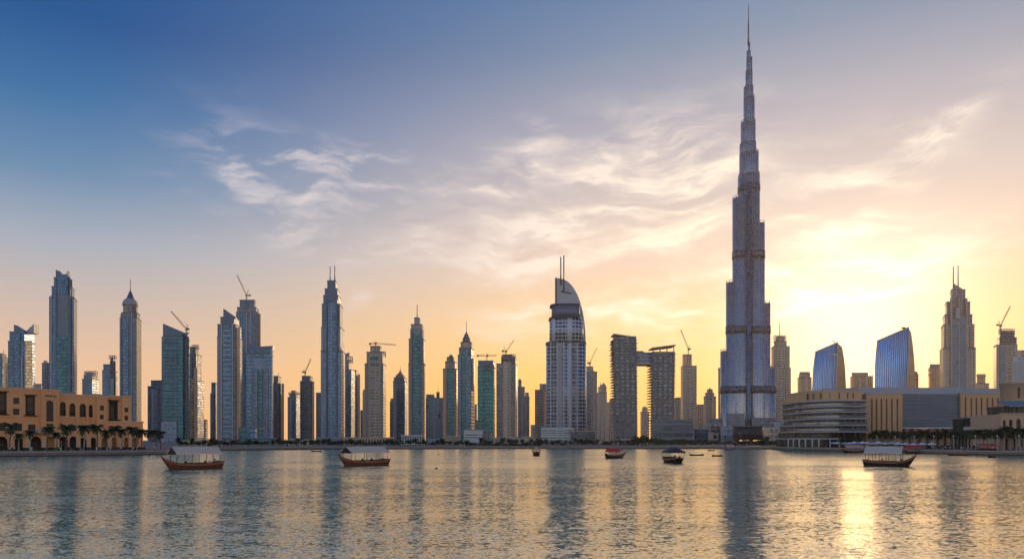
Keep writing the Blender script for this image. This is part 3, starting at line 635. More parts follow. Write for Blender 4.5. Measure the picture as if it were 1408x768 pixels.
    tower(SK, 'ornate blue tower with a pointed lantern crown and thin spire', 'skyscraper', 1220, 34,
          [('shaft', 629.5, 652.5, 488, 'navy', {'side': 4.5}), ('upper_shaft', 630.5, 651.5, 478, 'slate', {'side': 4, 'cut': 4}), ('crown', 633, 649.5, 470, 'stone', {'side': 2, 'cut': 5})],
          [('strip', 'glass_strip', 634, 641, 486, 604, 'teal', 1.1), ('strip', 'pier', 641.5, 642.8, 482, 604, 'panelpale', 1.5), ('strip', 'pier', 632, 633.2, 482, 604, 'panelpale', 1.4), ('dome', 'lantern', 641.3, 5.4, 466, 472, 'brown', 13, 'drum'), ('dome', 'spire_cone', 641.3, 5.2, 455, 466, 'brown', 13, 'cone'), ('mast', 641.3, 442, 458, .65, 13), ('rstrip', 'sunlit_paint_panel', 648.5, 651.5, 492, 537, 'sand', 3, 10)])
    tower(RT, 'slim rosy stub tower in the gap left of the sea green block', 'building', 1700, 26, [('shaft', 652, 658, 578, 'brown'), ('upper_shaft', 652.5, 656.5, 556, 'beige')])
    tower(OT, 'sea green glass block with a flat pale top beside the lantern tower', 'tower', 1180, 34,
          [('shaft', 656.8, 681, 504, 'green', {'side': 2}), ('crown', 657.5, 680, 496, 'panel', {'side': 2})],
          [('strip', 'glass_strip', 664, 667, 504, 604, 'teal', .9), ('strip', 'pier', 678.2, 679.4, 500, 604, 'panelpale', .9), ('strip', 'open_floor', 664, 672, 502, 508, 'rough', 1.1)])
    crane('hammerhead crane with a flat jib over the sea green block', 669.5, 496, 490.2, 1192, (683, 488.3), (657, 488.3), (669.5, 485.5), group=None)
    tower(SK, 'bulky brown unfinished tower carrying a crane that leans right', 'tower', 1180, 36,
          [('shaft', 682.5, 711.5, 500, 'brown', {'side': 3}), ('upper_shaft', 689, 710.5, 491, 'rough', {'side': 2}), ('crown', 691, 706, 487.5, 'rough', {'side': 2})],
          [('strip', 'dark_bay', 682.8, 691, 506, 604, 'dark', .8), ('strip', 'front_bay', 692.5, 701, 497, 604, 'beige', 1.8), ('strip', 'pier', 691.2, 692.4, 500, 604, 'stone', 1.4), ('strip', 'pier', 701.2, 703, 497, 604, 'stone', 2.2), ('strip', 'pier', 708, 709.2, 500, 604, 'stone', 1.4), ('lattice', 'roof_frame', 690, 709, 487, 492, 6, 6, 'conc')])
    crane('luffing crane leaning right on the bulky brown unfinished tower', 695.5, 488, 484.5, 1192, (707, 467), (691.5, 482), (693, 477))
    tower(RT, 'brown stepped tower with a small rounded top beside the bulky tower', 'tower', 1400, 30,
          [('shaft', 712, 721.5, 532, 'slate', {'side': 0}), ('upper_shaft', 712.5, 717, 523, 'brown', {'side': 0})], [('dome', 'dome', 714.6, 2.2, 520.5, 523.5, 'stone', 5, 'dome'), ('strip', 'pier', 717.5, 718.6, 532, 604, 'stone', .9)])
    tower(RT, 'thin rosy tower stepping down into the golden gap', 'tower', 1500, 28, [('shaft', 720.5, 728, 545, 'brown', {'side': 0}), ('crown', 722, 727, 540, 'beige', {'side': 0})], [('strip', 'pier', 723.6, 724.6, 546, 604, 'stone', .8)])
    tower(RT, 'faint far block low in the golden gap', 'building', 1900, 24, [('shaft', 729.5, 735.5, 584, 'beige')])
    tower(RT, 'grey brown tower pair standing left behind the sail topped hotel', 'tower', 1400, 34,
          [('shaft', 735.5, 753, 536, 'brown', {'side': 6}), ('upper_shaft', 742, 752, 528, 'beige', {'side': 0})], [('rstrip', 'sunlit_paint_panel', 747, 752, 531, 604, 'sand', 3, 8), ('strip', 'pier', 736, 737, 537, 604, 'concdark', .8)])
    # --- right of the sail topped hotel
    tower(RT, 'grey tower with a crane standing right behind the sail topped hotel', 'tower', 1350, 32,
          [('shaft', 803, 821, 511, 'brown', {'side': 0}), ('upper_shaft', 803, 815.5, 504, 'beige', {'side': 0})], [('strip', 'glass_strip', 806, 812, 512, 604, 'slate', .8), ('strip', 'pier', 815, 816.4, 508, 604, 'stone', 1.2)])
    crane('pale luffing crane leaning right beside the sail topped hotel', 811, 504, 500.5, 1362, (821, 477), (808.6, 498.5), (809.5, 494))
    tower(RT, 'pinkish tower with a lumpy crown in the gap right of the sail hotel', 'tower', 1600, 28,
          [('shaft', 820.5, 834.5, 540, 'beige', {'side': 0}), ('upper_shaft', 822.5, 834, 532, 'beige', {'side': 0}), ('crown', 825, 833, 529, 'stone', {'side': 0})], [('strip', 'pier', 828, 829, 540, 604, 'stone', .8), ('dome', 'dome', 830, 1.8, 525.5, 529, 'stone', 8, 'dome'), ('mast', 825.5, 524, 530, .6, 8)])
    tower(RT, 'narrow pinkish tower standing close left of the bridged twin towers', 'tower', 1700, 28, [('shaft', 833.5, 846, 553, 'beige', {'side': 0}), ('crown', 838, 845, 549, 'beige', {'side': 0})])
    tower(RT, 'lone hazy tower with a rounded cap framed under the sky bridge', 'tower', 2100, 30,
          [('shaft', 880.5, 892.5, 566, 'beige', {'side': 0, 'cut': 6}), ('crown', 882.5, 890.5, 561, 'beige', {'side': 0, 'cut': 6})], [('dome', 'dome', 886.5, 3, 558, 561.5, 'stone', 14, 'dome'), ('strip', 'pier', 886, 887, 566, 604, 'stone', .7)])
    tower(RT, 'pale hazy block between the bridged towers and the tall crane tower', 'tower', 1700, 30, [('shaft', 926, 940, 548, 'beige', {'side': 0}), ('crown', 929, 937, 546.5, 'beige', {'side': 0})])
    tower(RT, 'tall pinkish tower with a narrow upper block and crane', 'tower', 1450, 34,
          [('shaft', 936, 958, 503, 'beige', {'side': -2.5}), ('crown', 939.5, 950.5, 487.5, 'sand', {'side': -1})], [('strip', 'front_bay', 943, 953, 512, 604, 'balcb', 1.0), ('strip', 'pier', 940, 941.4, 506, 604, 'stone', 1.2), ('strip', 'pier', 955, 956.4, 506, 604, 'stone', 1.2), ('lattice', 'roof_frame', 939.5, 951, 487, 503, 3, 3, 'stone')])
    crane('thin crane leaning left over the tall pinkish tower', 946.5, 487.5, 481, 1465, (936, 453), (948.5, 479), (947.8, 474))
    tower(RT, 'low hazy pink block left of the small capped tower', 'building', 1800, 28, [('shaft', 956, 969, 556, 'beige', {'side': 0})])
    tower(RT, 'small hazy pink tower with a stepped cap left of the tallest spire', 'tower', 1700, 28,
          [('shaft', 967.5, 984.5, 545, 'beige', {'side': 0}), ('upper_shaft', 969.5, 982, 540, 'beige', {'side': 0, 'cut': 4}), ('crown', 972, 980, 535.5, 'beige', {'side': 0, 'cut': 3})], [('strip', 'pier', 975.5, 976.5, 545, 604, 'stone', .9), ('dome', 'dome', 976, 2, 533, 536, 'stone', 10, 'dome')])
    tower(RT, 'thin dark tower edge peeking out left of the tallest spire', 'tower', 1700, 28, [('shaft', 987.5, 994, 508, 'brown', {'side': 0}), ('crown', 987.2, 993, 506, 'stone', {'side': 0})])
    # --- right of the tallest spire
    tower(RT, 'sunlit pink tower with an open stepped crown and single mast', 'tower', 1450, 34,
          [('shaft', 1059, 1087.5, 506, 'beige', {'side': -3}), ('upper_shaft', 1060.5, 1086, 476, 'beige', {'side': -3}), ('crown', 1064, 1082, 469, 'stone', {'side': -1, 'cut': 6}), ('upper_crown', 1066.5, 1079, 463, 'stone', {'side': 0, 'cut': 5})],
          [('lattice', 'crown_frame', 1065, 1081, 461, 470, 4, 6, 'stone'), ('mast', 1071.7, 442.5, 463, .9, 14), ('strip', 'front_bay', 1068, 1078, 480, 604, 'balcb', 1.0), ('strip', 'pier', 1064.5, 1066, 480, 604, 'stone', 1.2), ('strip', 'pier', 1080.5, 1082, 480, 604, 'stone', 1.2)])
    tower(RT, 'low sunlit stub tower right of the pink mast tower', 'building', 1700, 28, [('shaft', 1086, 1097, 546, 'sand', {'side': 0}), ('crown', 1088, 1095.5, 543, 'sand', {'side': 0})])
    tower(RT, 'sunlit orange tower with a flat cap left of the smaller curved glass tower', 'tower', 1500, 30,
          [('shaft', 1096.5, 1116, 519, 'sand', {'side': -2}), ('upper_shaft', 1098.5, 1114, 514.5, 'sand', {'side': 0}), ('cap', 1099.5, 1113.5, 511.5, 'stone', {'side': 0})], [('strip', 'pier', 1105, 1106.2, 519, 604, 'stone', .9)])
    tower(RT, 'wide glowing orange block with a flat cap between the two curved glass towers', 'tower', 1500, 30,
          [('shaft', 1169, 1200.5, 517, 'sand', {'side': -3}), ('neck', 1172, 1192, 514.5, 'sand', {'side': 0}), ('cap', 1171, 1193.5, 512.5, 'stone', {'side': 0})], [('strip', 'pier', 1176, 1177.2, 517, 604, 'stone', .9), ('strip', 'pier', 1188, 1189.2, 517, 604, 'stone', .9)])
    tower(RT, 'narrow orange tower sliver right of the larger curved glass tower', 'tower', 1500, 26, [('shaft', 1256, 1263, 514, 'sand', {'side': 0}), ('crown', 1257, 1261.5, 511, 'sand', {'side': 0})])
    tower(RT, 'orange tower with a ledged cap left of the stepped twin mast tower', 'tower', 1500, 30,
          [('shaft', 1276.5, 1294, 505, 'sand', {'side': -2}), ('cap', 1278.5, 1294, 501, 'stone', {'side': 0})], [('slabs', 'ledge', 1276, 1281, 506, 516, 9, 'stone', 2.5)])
    tower(RT, 'low orange stepped block right of the stepped twin mast tower', 'building', 1600, 30, [('shaft', 1341, 1360, 527, 'sand', {'side': 0}), ('crown', 1343, 1355, 514.5, 'sand', {'side': 0})], [('strip', 'ledge', 1342.5, 1355.5, 516, 517.5, 'stone', 1.0)])
    tower(RT, 'hazy beige tower with a broken crown under the rightmost crane', 'tower', 1350, 34,
          [('shaft', 1366, 1399, 474, 'balcb', {'side': -4}), ('upper_shaft', 1371, 1398, 464, 'rough', {'side': -3}), ('crown', 1373, 1395, 455, 'rough', {'side': -2})],
          [('strip', 'glass_strip', 1373.5, 1382.5, 477, 604, 'slate', 1.0), ('strip', 'pier', 1371, 1373, 474, 604, 'stone', 1.2), ('strip', 'pier', 1390, 1391.5, 474, 604, 'stone', 1.2), ('lattice', 'roof_frame', 1376, 1395, 452, 460, 6, 5, 'stone')])
    crane('luffing crane leaning right on the hazy beige tower', 1375.5, 462, 449, 1362, (1389, 421), (1371.5, 446), (1373.5, 441))
    tower(OT, 'pale grey box block at the right picture edge before the hazy beige tower', 'building', 900, 40,
          [('shaft', 1392, 1440, 492, 'panelpale', {'side': 0})], [('strip', 'parapet_band', 1392, 1440, 491, 497, 'white', .8), ('rstrip', 'plant_room', 1398, 1425, 481, 492, 'beige', 8, 14)])

    # --- stepped twin mast tower on the right
    tower(SK, 'stepped reddish grey skyscraper with twin masts behind the tan mall', 'skyscraper', 1300, 40,
          [('shaft', 1291.8, 1341.8, 478.5, 'beige', {'side': -5}), ('tier', 1293.8, 1340, 446, 'balcb', {'side': -4}), ('tier', 1296.2, 1337, 432.5, 'brown', {'side': -3}), ('tier', 1299, 1334, 415, 'brown', {'side': -2.5}), ('crown', 1306, 1327.5, 398, 'brown', {'side': -2})],
          [('strip', 'glass_strip', 1308, 1317.5, 440, 604, 'slate', 2.2), ('strip', 'glass_strip', 1318.5, 1327.5, 436, 604, 'slate', 2.2), ('strip', 'pier', 1317.4, 1318.6, 408, 604, 'stone', 2.8), ('strip', 'pier', 1306.4, 1308, 410, 604, 'stone', 2.6), ('strip', 'pier', 1327.5, 1329.2, 410, 604, 'stone', 2.6),
           ('strip', 'pier', 1301, 1302.4, 440, 604, 'stone', 1.2), ('strip', 'pier', 1334, 1335.4, 450, 604, 'stone', 1.2), ('strip', 'band', 1297, 1341, 477.5, 480, 'concdark', 1.6), ('strip', 'light_panel', 1313.5, 1317.4, 424, 438, 'panelpale', 2.5),
           ('mast', 1310.8, 366, 398, 1.2, 14), ('mast', 1317.4, 365, 398, 1.2, 14), ('wedge', 'brace', 1311, 1325, 389, 398, 398.4, 'steel', 13, 1.0)])
skyline()

# ------------------------------------------------------------------ the tallest spire
def tallest():
    D0 = 1390
    root = thing('supertall_tower', 'tallest needle skyscraper of stepped silver tubes tapering to a long spire', 'skyscraper', (X(1029, D0), D0, LAND))
    def lobe(part, x0, x1, yt, dy, yb=None, ring=True, pw=.75, ry=None):
        D = D0+dy; rx = (X(x1, D)-X(x0, D))/2; ry = ry or rx*1.15
        pl = ellipse(x0, x1, D+ry, ry, 32, pw)
        mb = MB(root.location); zb = LAND if yb is None else Z(yb, D)-1.5; zt = Z(yt, D)
        mb.prism(pl, zb, zt, M['steelglass'], M['roofdeck'], smooth=True)
        o = mb.build(part, root)
        if ring:        # open steel hoop that crowns each tube
            rb = MB(root.location); cx = sum(p[0] for p in pl)/len(pl); cy = D+ry
            pts = [Vector((cx+(p[0]-cx)*.96, cy+(p[1]-cy)*.96, 0)) for p in pl]
            for i in range(0, len(pts)):
                a, b = pts[i], pts[(i+1) % len(pts)]
                rb.beam((a.x, a.y, zt+3.4), (b.x, b.y, zt+3.4), .7, .7, M['steel'])
                if i % 4 == 0: rb.beam((a.x, a.y, zt), (a.x, a.y, zt+3.4), .6, .6, M['steel'])
            rb.build('crown_hoop', root)
        return o
    # wings: (x0, x1, top row, forward offset)
    for x0, x1, yt, dy in [(991, 1007.5, 482, -14), (998.8, 1015.2, 387, -20), (1007.8, 1025.8, 270, -26), (1048, 1065.6, 505, -18), (1039.5, 1058.2, 416, -24), (1031, 1050.4, 305, -30)]:
        lobe('wing_tube', x0, x1, yt, dy)
    core = [(1015.8, 1043.4, 236), (1017.6, 1042, 206), (1017.8, 1038.8, 192.5), (1019.4, 1038, 164.5), (1023, 1037, 131.5), (1023.1, 1035.3, 116), (1025.5, 1034.4, 94.5), (1026.5, 1034, 77.5), (1026.8, 1032, 69), (1028.6, 1031.4, 58)]
    pb = None
    for i, (a, b, y) in enumerate(core):
        lobe('core_tier', a, b, y, -8+i*1.2, pb, ring=i in (0, 1, 3, 4), pw=.8); pb = y
    # side shoulders that show beside the core
    mb = MB(root.location); D = D0
    mb.tube((X(1030, D), D+4, Z(60, D)), (X(1030, D), D+4, Z(30, D)), 1.9, 1.1, 12, M['steel']); mb.tube((X(1030, D), D+4, Z(30, D)-.1), (X(1030, D), D+4, Z(4, D)), 1.0, .45, 10, M['steel']); mb.build('spire', root)
    # dark recess between the wings
    mb = MB(root.location); mb.prism(ellipse(1024.5, 1033.6, D0-18, 7, 20), LAND, Z(250, D0-18), M['deep'], smooth=True); mb.build('glass_spine', root)
    # plant floors: dark rings around every tube they cross
    for ya, yb, L in [(530, 540, [(991, 1007.5, -14), (998.8, 1015.2, -20), (1007.8, 1025.8, -26), (1048, 1065.6, -18), (1039.5, 1058.2, -24), (1031, 1050.4, -30)]),
                      (447, 457.5, [(998.8, 1015.2, -20), (1007.8, 1025.8, -26), (1039.5, 1058.2, -24), (1031, 1050.4, -30)]),
                      (343, 353.5, [(1007.8, 1025.8, -26), (1031, 1050.4, -30)]), (251, 259, [(1015.8, 1043.4, -8)])]:
        for x0, x1, dy in L:
            D = D0+dy; rx = (X(x1, D)-X(x0, D))/2; ry = rx*1.15
            pl = ellipse(x0-.45, x1+.45, D+ry, ry+.7, 32, .8 if ya == 251 else .75)
            mb = MB(root.location); mb.prism(pl, Z(yb, D), Z(ya, D), M['bandglass'], bottom=True, smooth=True); mb.build('plant_floor', root)
    # base: broad terraces of glazed blocks
    for x0, x1, yt, dy, mk in [(985, 1000, 575, -6, 'pale'), (1000, 1024, 568, -44, 'slate'), (1034, 1068, 574, -48, 'slate'), (1062, 1080, 585, -10, 'beige')]:
        pl = quad_plan(x0, x1, D0+dy, 24, 0); mb = MB(root.location); mb.prism(pl, LAND, Z(yt, D0+dy), M[mk], M['roofdeck']); mb.build('base_block', root)
M['bandglass'] = facade('dark plant floor', (.09, .12, .17), (.08, .10, .13), 9, 1.2, .04, .3, metal=.85, rough=.25, blind=0)
tallest()

# ------------------------------------------------------------------ sail topped hotel
def sail_hotel():
    D = 1000
    root = thing('hotel_tower', 'silver curved hotel tower with a quarter round sail top and two masts', 'tower', (X(779, D), D+20, LAND))
    def tier(part, x0, x1, yt, yb, mk, dy, ry, pw=.6, roof='roofdeck'):
        q = D+dy; mb = MB(root.location); mb.prism(ellipse(x0, x1, q+ry, ry, 36, pw), max(LAND, Z(yb, q)), Z(yt, q), M[mk], M[roof], bottom=True, smooth=True); return mb.build(part, root)
    tier('shaft', 751, 805.5, 470, 612, 'white', 0, 22)
    tier('collar', 750.2, 806, 468.5, 471, 'paneldark', -.8, 23)
    tier('upper_shaft', 755.5, 801.5, 437, 469, 'white', 2, 20)
    tier('collar', 754.5, 799, 434.5, 437, 'paneldark', 1, 21)
    tier('drum', 758.5, 797, 418.5, 435, 'panel', 3, 19)
    tier('collar', 756, 797.6, 416.6, 418.6, 'paneldark', 2, 20)
    # vertical fins of pale stone across the curved front
    for x in (757.5, 766, 775, 784, 793.5):
        t = (x-778.25)/27.25; dy = 22-22*(1-abs(t)**(2/.6))**(.3)
        mb = MB(root.location); mb.box(X(x-.7, D), X(x+.7, D), D+dy-1.1, D+dy+2, LAND, Z(470, D), M['trim']); mb.build('fin', root)
    for x0, x1 in ((758.5, 765), (767, 774), (785, 792.5)):
        mb = MB(root.location); zz = Z(584, D)
        xm = (x0+x1)/2; t = (xm-778.25)/27.25; dy = 22-22*(1-abs(t)**(2/.6))**(.3)
        while zz < Z(472, D): mb.box(X(x0, D), X(x1, D), D+dy-1.3, D+dy+1.5, zz, zz+.9, M['slabgrey']); zz += 3.5
        mb.build('balcony_trim', root)
    # sail: quarter round blade with real thickness
    q = D+24; pts = [(X(764.3, q), Z(450, q))]
    cx, cy, rx, ry = 764.3, 470, 41, 88
    pts.append((X(805.3, q), Z(470, q)))
    for k in range(0, 17):
        a = k*PI/2/16; pts.append((X(cx+rx*math.cos(a)**.82, q), Z(cy-ry*math.sin(a), q)))
    mb = MB(root.location); mb.xz(pts, q, q+9, M['panelpale'], M['panel']); mb.build('sail', root)
    mb = MB(root.location); mb.box(X(763.6, q), X(765.4, q), q-.8, q+9.8, Z(420, q), Z(381.5, q), M['paneldark']); mb.build('sail_edge', root)
    for x, y in ((771, 353.5), (775.2, 351.5)):
        mb = MB(root.location); mb.tube((X(x, q), q-1.2, Z(392 if x < 772 else 400, q)), (X(x, q), q-1.2, Z(y, q)), 1.0, .8, 8, M['steel']); mb.build('mast', root)
    mb = MB(root.location); mb.xz([(X(771.5, q), Z(402, q)), (X(785, q), Z(404.2, q)), (X(786.5, q), Z(403.2, q)), (X(785, q), Z(402, q)), (X(773, q), Z(399.6, q)), (X(771.2, q), Z(399.2, q))], q-.6, q-.05, M['paneldark']); mb.build('sign_plate', root)
    # podium
    q = 985
    mb = MB(root.location); mb.prism(quad_plan(744, 790, q, 26, 0), LAND, Z(586.5, q), M['ribbon'], M['roofdeck']); zz = LAND+4
    while zz < Z(588, q): mb.box(X(743.5, q), X(785.5, q), q-1.2, q+.3, zz, zz+1.2, M['trim']); zz += 3.4
    mb.build('podium', root)
    mb = MB(root.location); mb.prism(quad_plan(784.5, 819, q-4, 28, 0), LAND, Z(592, q-4), M['dark'], M['roofdeck']); mb.build('podium_wing', root)
    mb = MB(root.location); mb.box(X(784, q-4.5), X(820, q-4.5), q-4.9, q+25, Z(593.2, q), Z(591.4, q), M['stone']); mb.box(X(818.4, q-4.5), X(820, q-4.5), q-4.85, q-3.9, LAND, Z(593.25, q), M['stone']); mb.build('podium_frame', root)
sail_hotel()

# ------------------------------------------------------------------ bridged twin towers
def twins():
    D = 900
    root = thing('twin_towers', 'dark grey pair of towers joined near the top by a sky bridge', 'towers', (X(886, D), D+20, LAND))
    def leg(part, x0t, x1t, x0b, x1b, yt, ybase, dep):
        mb = MB(root.location); zb, zt = LAND, Z(yt, D)
        A = quad_plan(x0b, x1b, D, dep, 0); B = quad_plan(x0t, x1t, D, dep, 0)
        mb.loft(A, B, zb, zt, M['checker'], top=True, mroof=M['roofdeck']); o = mb.build(part, root)
        sb = MB(root.location); z = zb+4; i = 0       # floor slabs jut out, every other floor further
        while z < zt-2:
            t = (z-zb)/(zt-zb); xa, xb = x0b+(x0t-x0b)*t, x1b+(x1t-x1b)*t; e = 1.5 if i % 2 else .9
            sb.box(X(xa, D)-e, X(xb, D)+e, D-1.3, D+dep-.5, z, z+.55, M['concdark']); z += 3.4; i += 1
        sb.build('balcony_trim', root)
    leg('tower_block', 843, 875, 844.5, 876.5, 463, 606, 26)
    leg('tower_block', 896, 928, 894.5, 926.5, 483, 606, 26)
    mb = MB(root.location); mb.box(X(871, D), X(900, D), D+3, D+24, Z(497.5, D), Z(483.5, D), M['balc']); mb.build('sky_bridge', root)
    mb = MB(root.location); mb.box(X(874, D), X(897, D), D+2.2, D+24.8, Z(500.5, D), Z(497.6, D), M['stone']); mb.build('bridge_soffit', root)
    mb = MB(root.location); mb.box(X(878, D), X(886, D), D+6, D+14, Z(483.4, D), Z(481.3, D), M['concdark']); mb.build('plant_room', root)
    for x0, x1, ya, yb, sl in ((843.5, 868, 458.4, 462, 1), (896.5, 928.8, 477.5, 473.5, 0)):
        mb = MB(root.location); mb.xz([(X(x0, D), Z(ya+1.6, D)), (X(x1, D), Z(yb+1.6, D)), (X(x1, D), Z(yb, D)), (X(x0, D), Z(ya, D))], D-2, D+24, M['stone']); mb.build('roof_canopy', root)
        for k in range(4):
            x = x0+2+(x1-x0-4)*k/3; mb = MB(root.location); yc = ya+(yb-ya)*(x-x0)/(x1-x0)+1.4
            mb.box(X(x, D)-.5, X(x, D)+.5, D+1, D+2, Z(463.2 if x < 880 else 483.2, D), Z(yc, D), M['concdark']); mb.build('canopy_post', root)
    mb = MB(root.location); mb.box(X(848, D), X(875.5, D), D+4, D+20, Z(463, D), Z(461.2, D), M['concdark']); mb.build('roof_block', root)
M['checker'] = facade('staggered balcony grid', (.10, .13, .17), (.17, .18, .20), 3.4, 4.4, .36, .45, 0, 0, var=.6, blind=.2)
twins()

# ------------------------------------------------------------------ curved glass towers behind the mall
def curved(label, prof, D, depth, sign=None, roofbit=None):
    """prof: rows (y, left, glass right, flank right) in photo pixels from the base up; the roof climbs to the right"""
    root = thing('curved_glass_tower', label, 'tower', (X(prof[0][2], D), D+depth/2, LAND), None)
    g, fl, bk = MB(root.location), MB(root.location), MB(root.location); rb = []
    (yl, yr) = prof[-1][0]
    rows = prof[:-1]; L = []
    for y, a, b, c in rows:
        z = max(LAND, Z(y, D)); L.append((z, X(a, D), X(b, D), X(c, D+depth)))
    zt_l, zt_r = Z(yl, D), Z(yr, D)
    # resample with the slanted top
    def row(t):
        out = []
        for side in (0, 1, 2):
            zt = zt_l if side == 0 else zt_r; z = LAND+(zt-LAND)*t; xs = [(r[0], r[1+side]) for r in L]
            for (za, xa), (zb, xb) in zip(xs, xs[1:]):
                if z <= zb or (zb == xs[-1][0]): x = xa+(xb-xa)*min(1.2, (z-za)/(zb-za)); break
            out.append((x, z))
        return out
    n = 22; W = rows[0][2]-rows[0][1]
    bow = lambda t: 5.0*math.sin(t*PI*.8)
    kk = (D+depth)/(D-5)*1.012
    for i in range(n):
        t0, t1 = i/n, (i+1)/n; r0, r1 = row(t0), row(t1)
        for mbx, a, b, m in ((g, 0, 1, M['mirror']),):
            k = 12
            for j in range(k):
                P = lambda r, s, t: (r[a][0]+(r[b][0]-r[a][0])*s, D-bow(t)-1.6*math.sin(PI*s), r[a][1]+(r[b][1]-r[a][1])*s)
                s0, s1 = j/k, (j+1)/k; Wm = r0[1][0]-r0[0][0]
                g.poly([P(r0, s0, t0), P(r0, s1, t0), P(r1, s1, t1), P(r1, s0, t1)], [(s0*Wm, r0[0][1]), (s1*Wm, r0[0][1]), (s1*Wm, r1[0][1]), (s0*Wm, r1[0][1])], m, True)
        fl.poly([(r0[1][0], D-bow(t0), r0[1][1]), (r0[2][0], D+depth, r0[2][1]), (r1[2][0], D+depth, r1[2][1]), (r1[1][0], D-bow(t1), r1[1][1])], [(0, r0[1][1]), (depth, r0[1][1]), (depth, r1[1][1]), (0, r1[1][1])], M['sandflank'], True)
        bk.poly([(r0[2][0], D+depth, r0[2][1]), (r0[0][0]*kk, D+depth, r0[0][1]), (r1[0][0]*kk, D+depth, r1[0][1]), (r1[2][0], D+depth, r1[2][1])], [(0, 0), (1, 0), (1, 1), (0, 1)], M['sandflank'])
        bk.poly([(r0[0][0]*kk, D+depth, r0[0][1]), (r0[0][0], D-bow(t0), r0[0][1]), (r1[0][0], D-bow(t1), r1[0][1]), (r1[0][0]*kk, D+depth, r1[0][1])], [(0, 0), (1, 0), (1, 1), (0, 1)], M['sandflank'])
    T = row(1); bk.poly([(T[0][0], D-bow(1), T[0][1]), (T[1][0], D-bow(1), T[1][1]), (T[2][0], D+depth, T[2][1]), (T[0][0]*kk, D+depth, T[0][1])], [(0, 0), (1, 0), (1, 1), (0, 1)], M['roofgrey'])
    g.build('glass_front', root); fl.build('flank_wall', root); bk.build('rear_wall', root)
    nf = 15
    for j in range(nf+1):
        mb = MB(root.location); s = j/nf
        for i in range(n):
            t0, t1 = i/n, (i+1)/n; r0, r1 = row(t0), row(t1)
            P = lambda r, t: (r[0][0]+(r[1][0]-r[0][0])*s, D-bow(t)-1.6*math.sin(PI*s)-.35, r[0][1]+(r[1][1]-r[0][1])*s)
            w = .9 if j in (0, nf) else .34
            mb.beam(P(r0, t0), P(r1, t1), w, w, M['finmetal'])
        mb.build('fin', root)
    mb = MB(root.location); mb.beam((T[0][0]-.3, D-bow(1)-.4, T[0][1]+.3), (T[1][0]+.3, D-bow(1)-.4, T[1][1]+.3), 1.4, 1.4, M['mallstone']); mb.build('roof_edge', root)
    if roofbit:
        x, y, kind = roofbit; xx = X(x, D); k = (xx-T[0][0])/(T[1][0]-T[0][0]); zz = T[0][1]+(T[1][1]-T[0][1])*k; mb = MB(root.location)
        if kind == 'arm': mb.beam((xx, D+4, zz), (xx, D+4, Z(y+2, D)), .6, .6, M['crane']); mb.beam((xx+.2, D+4, Z(y+2, D)), (X(x-4, D), D+4, Z(y, D)), .6, .6, M['crane'])
        else: mb.box(xx-.5, xx+.5, D+3, D+4, zz-1, Z(y+1, D), M['crane']); mb.box(X(x-2.2, D), X(x+2.2, D), D+2, D+5, Z(y+1.6, D)+.01, Z(y, D), M['crane'])
        mb.build('roof_gantry', root)
    return root, row
M['mirror'] = facade('blue mirror glazing', (.13, .24, .52), (.20, .25, .36), 3.0, 2.4, .03, .10, metal=.95, rough=.05, var=.08, blind=0)
M['sandflank'] = facade('ribbed stone flank', (.30, .23, .18), (.50, .33, .20), 3.8, 30, .5, .05, metal=.2, rough=.4, var=.1, blind=0)
M['finmetal'] = plain('fin metal', (.34, .35, .40), .4, .5, .1, .1)
curved('smaller curved mirror glass tower rising behind the mall drum, lettering on its face',
       [(604, 1112, 1144.5, 1164), (535, 1114.5, 1146, 1163.6), (510, 1116, 1147.2, 1162.6), (495, 1118, 1148, 1161.5), (484, 1120, 1148.8, 1160), (471, 1122, 1149.8, 1157.8), ((484.5, 471.5),)], 820, 34, roofbit=(1150, 467.5, 'arm'))
curved('larger curved mirror glass tower rising behind the long tan mall',
       [(604, 1200.5, 1242, 1259.5), (535, 1200.4, 1242.7, 1258.6), (505, 1200.6, 1244, 1258), (488, 1202, 1245, 1257), (470, 1204.5, 1246.2, 1255.4), (450, 1208, 1247.2, 1252.8), ((469.5, 450.8),)], 820, 34, roofbit=(1244.5, 449, 'box'))
def lettering(text, loc, size, m, parent, name='lettering', rz=0.0, ext=.05):
    c = bpy.data.curves.new(name, 'FONT'); c.body = text; c.size = size; c.extrude = ext; c.align_x = 'CENTER'
    o = bpy.data.objects.new(name, c); C.objects.link(o)
    dg = bpy.context.evaluated_depsgraph_get(); me = bpy.data.meshes.new_from_object(o.evaluated_get(dg))
    bpy.data.objects.remove(o); me.materials.clear(); me.materials.append(m)
    o = bpy.data.objects.new(name, me); C.objects.link(o); o.parent = parent; o.location = Vector(loc)-parent.location; o.rotation_euler = (PI/2, 0, rz)
    return o
M['signwhite'] = plain('white sign letters', (.8, .8, .8), .5)
tw = [o for o in bpy.data.objects if o.name == 'curved_glass_tower'][0]
lettering('EMAAR', (X(1141, 820), 820-7.2, Z(489.5, 820)), 3.6, M['signwhite'], tw)

# ------------------------------------------------------------------ walls with real openings
def arch(x0, x1, z0, z1, n=10, pt=.0):
    """outline of an arched opening (pt lifts the crown into a point)"""
    r = (x1-x0)/2; c = (x0+x1)/2; zs = z1-r*(1+pt); out = [(x0, z0), (x1, z0)]
    for k in range(n+1):
        a = PI*k/n; out.append((c+r*math.cos(a), zs+r*math.sin(a)*(1+pt*math.sin(a))))
    return out
def rect(x0, x1, z0, z1): return [(x0, z0), (x1, z0), (x1, z1), (x0, z1)]

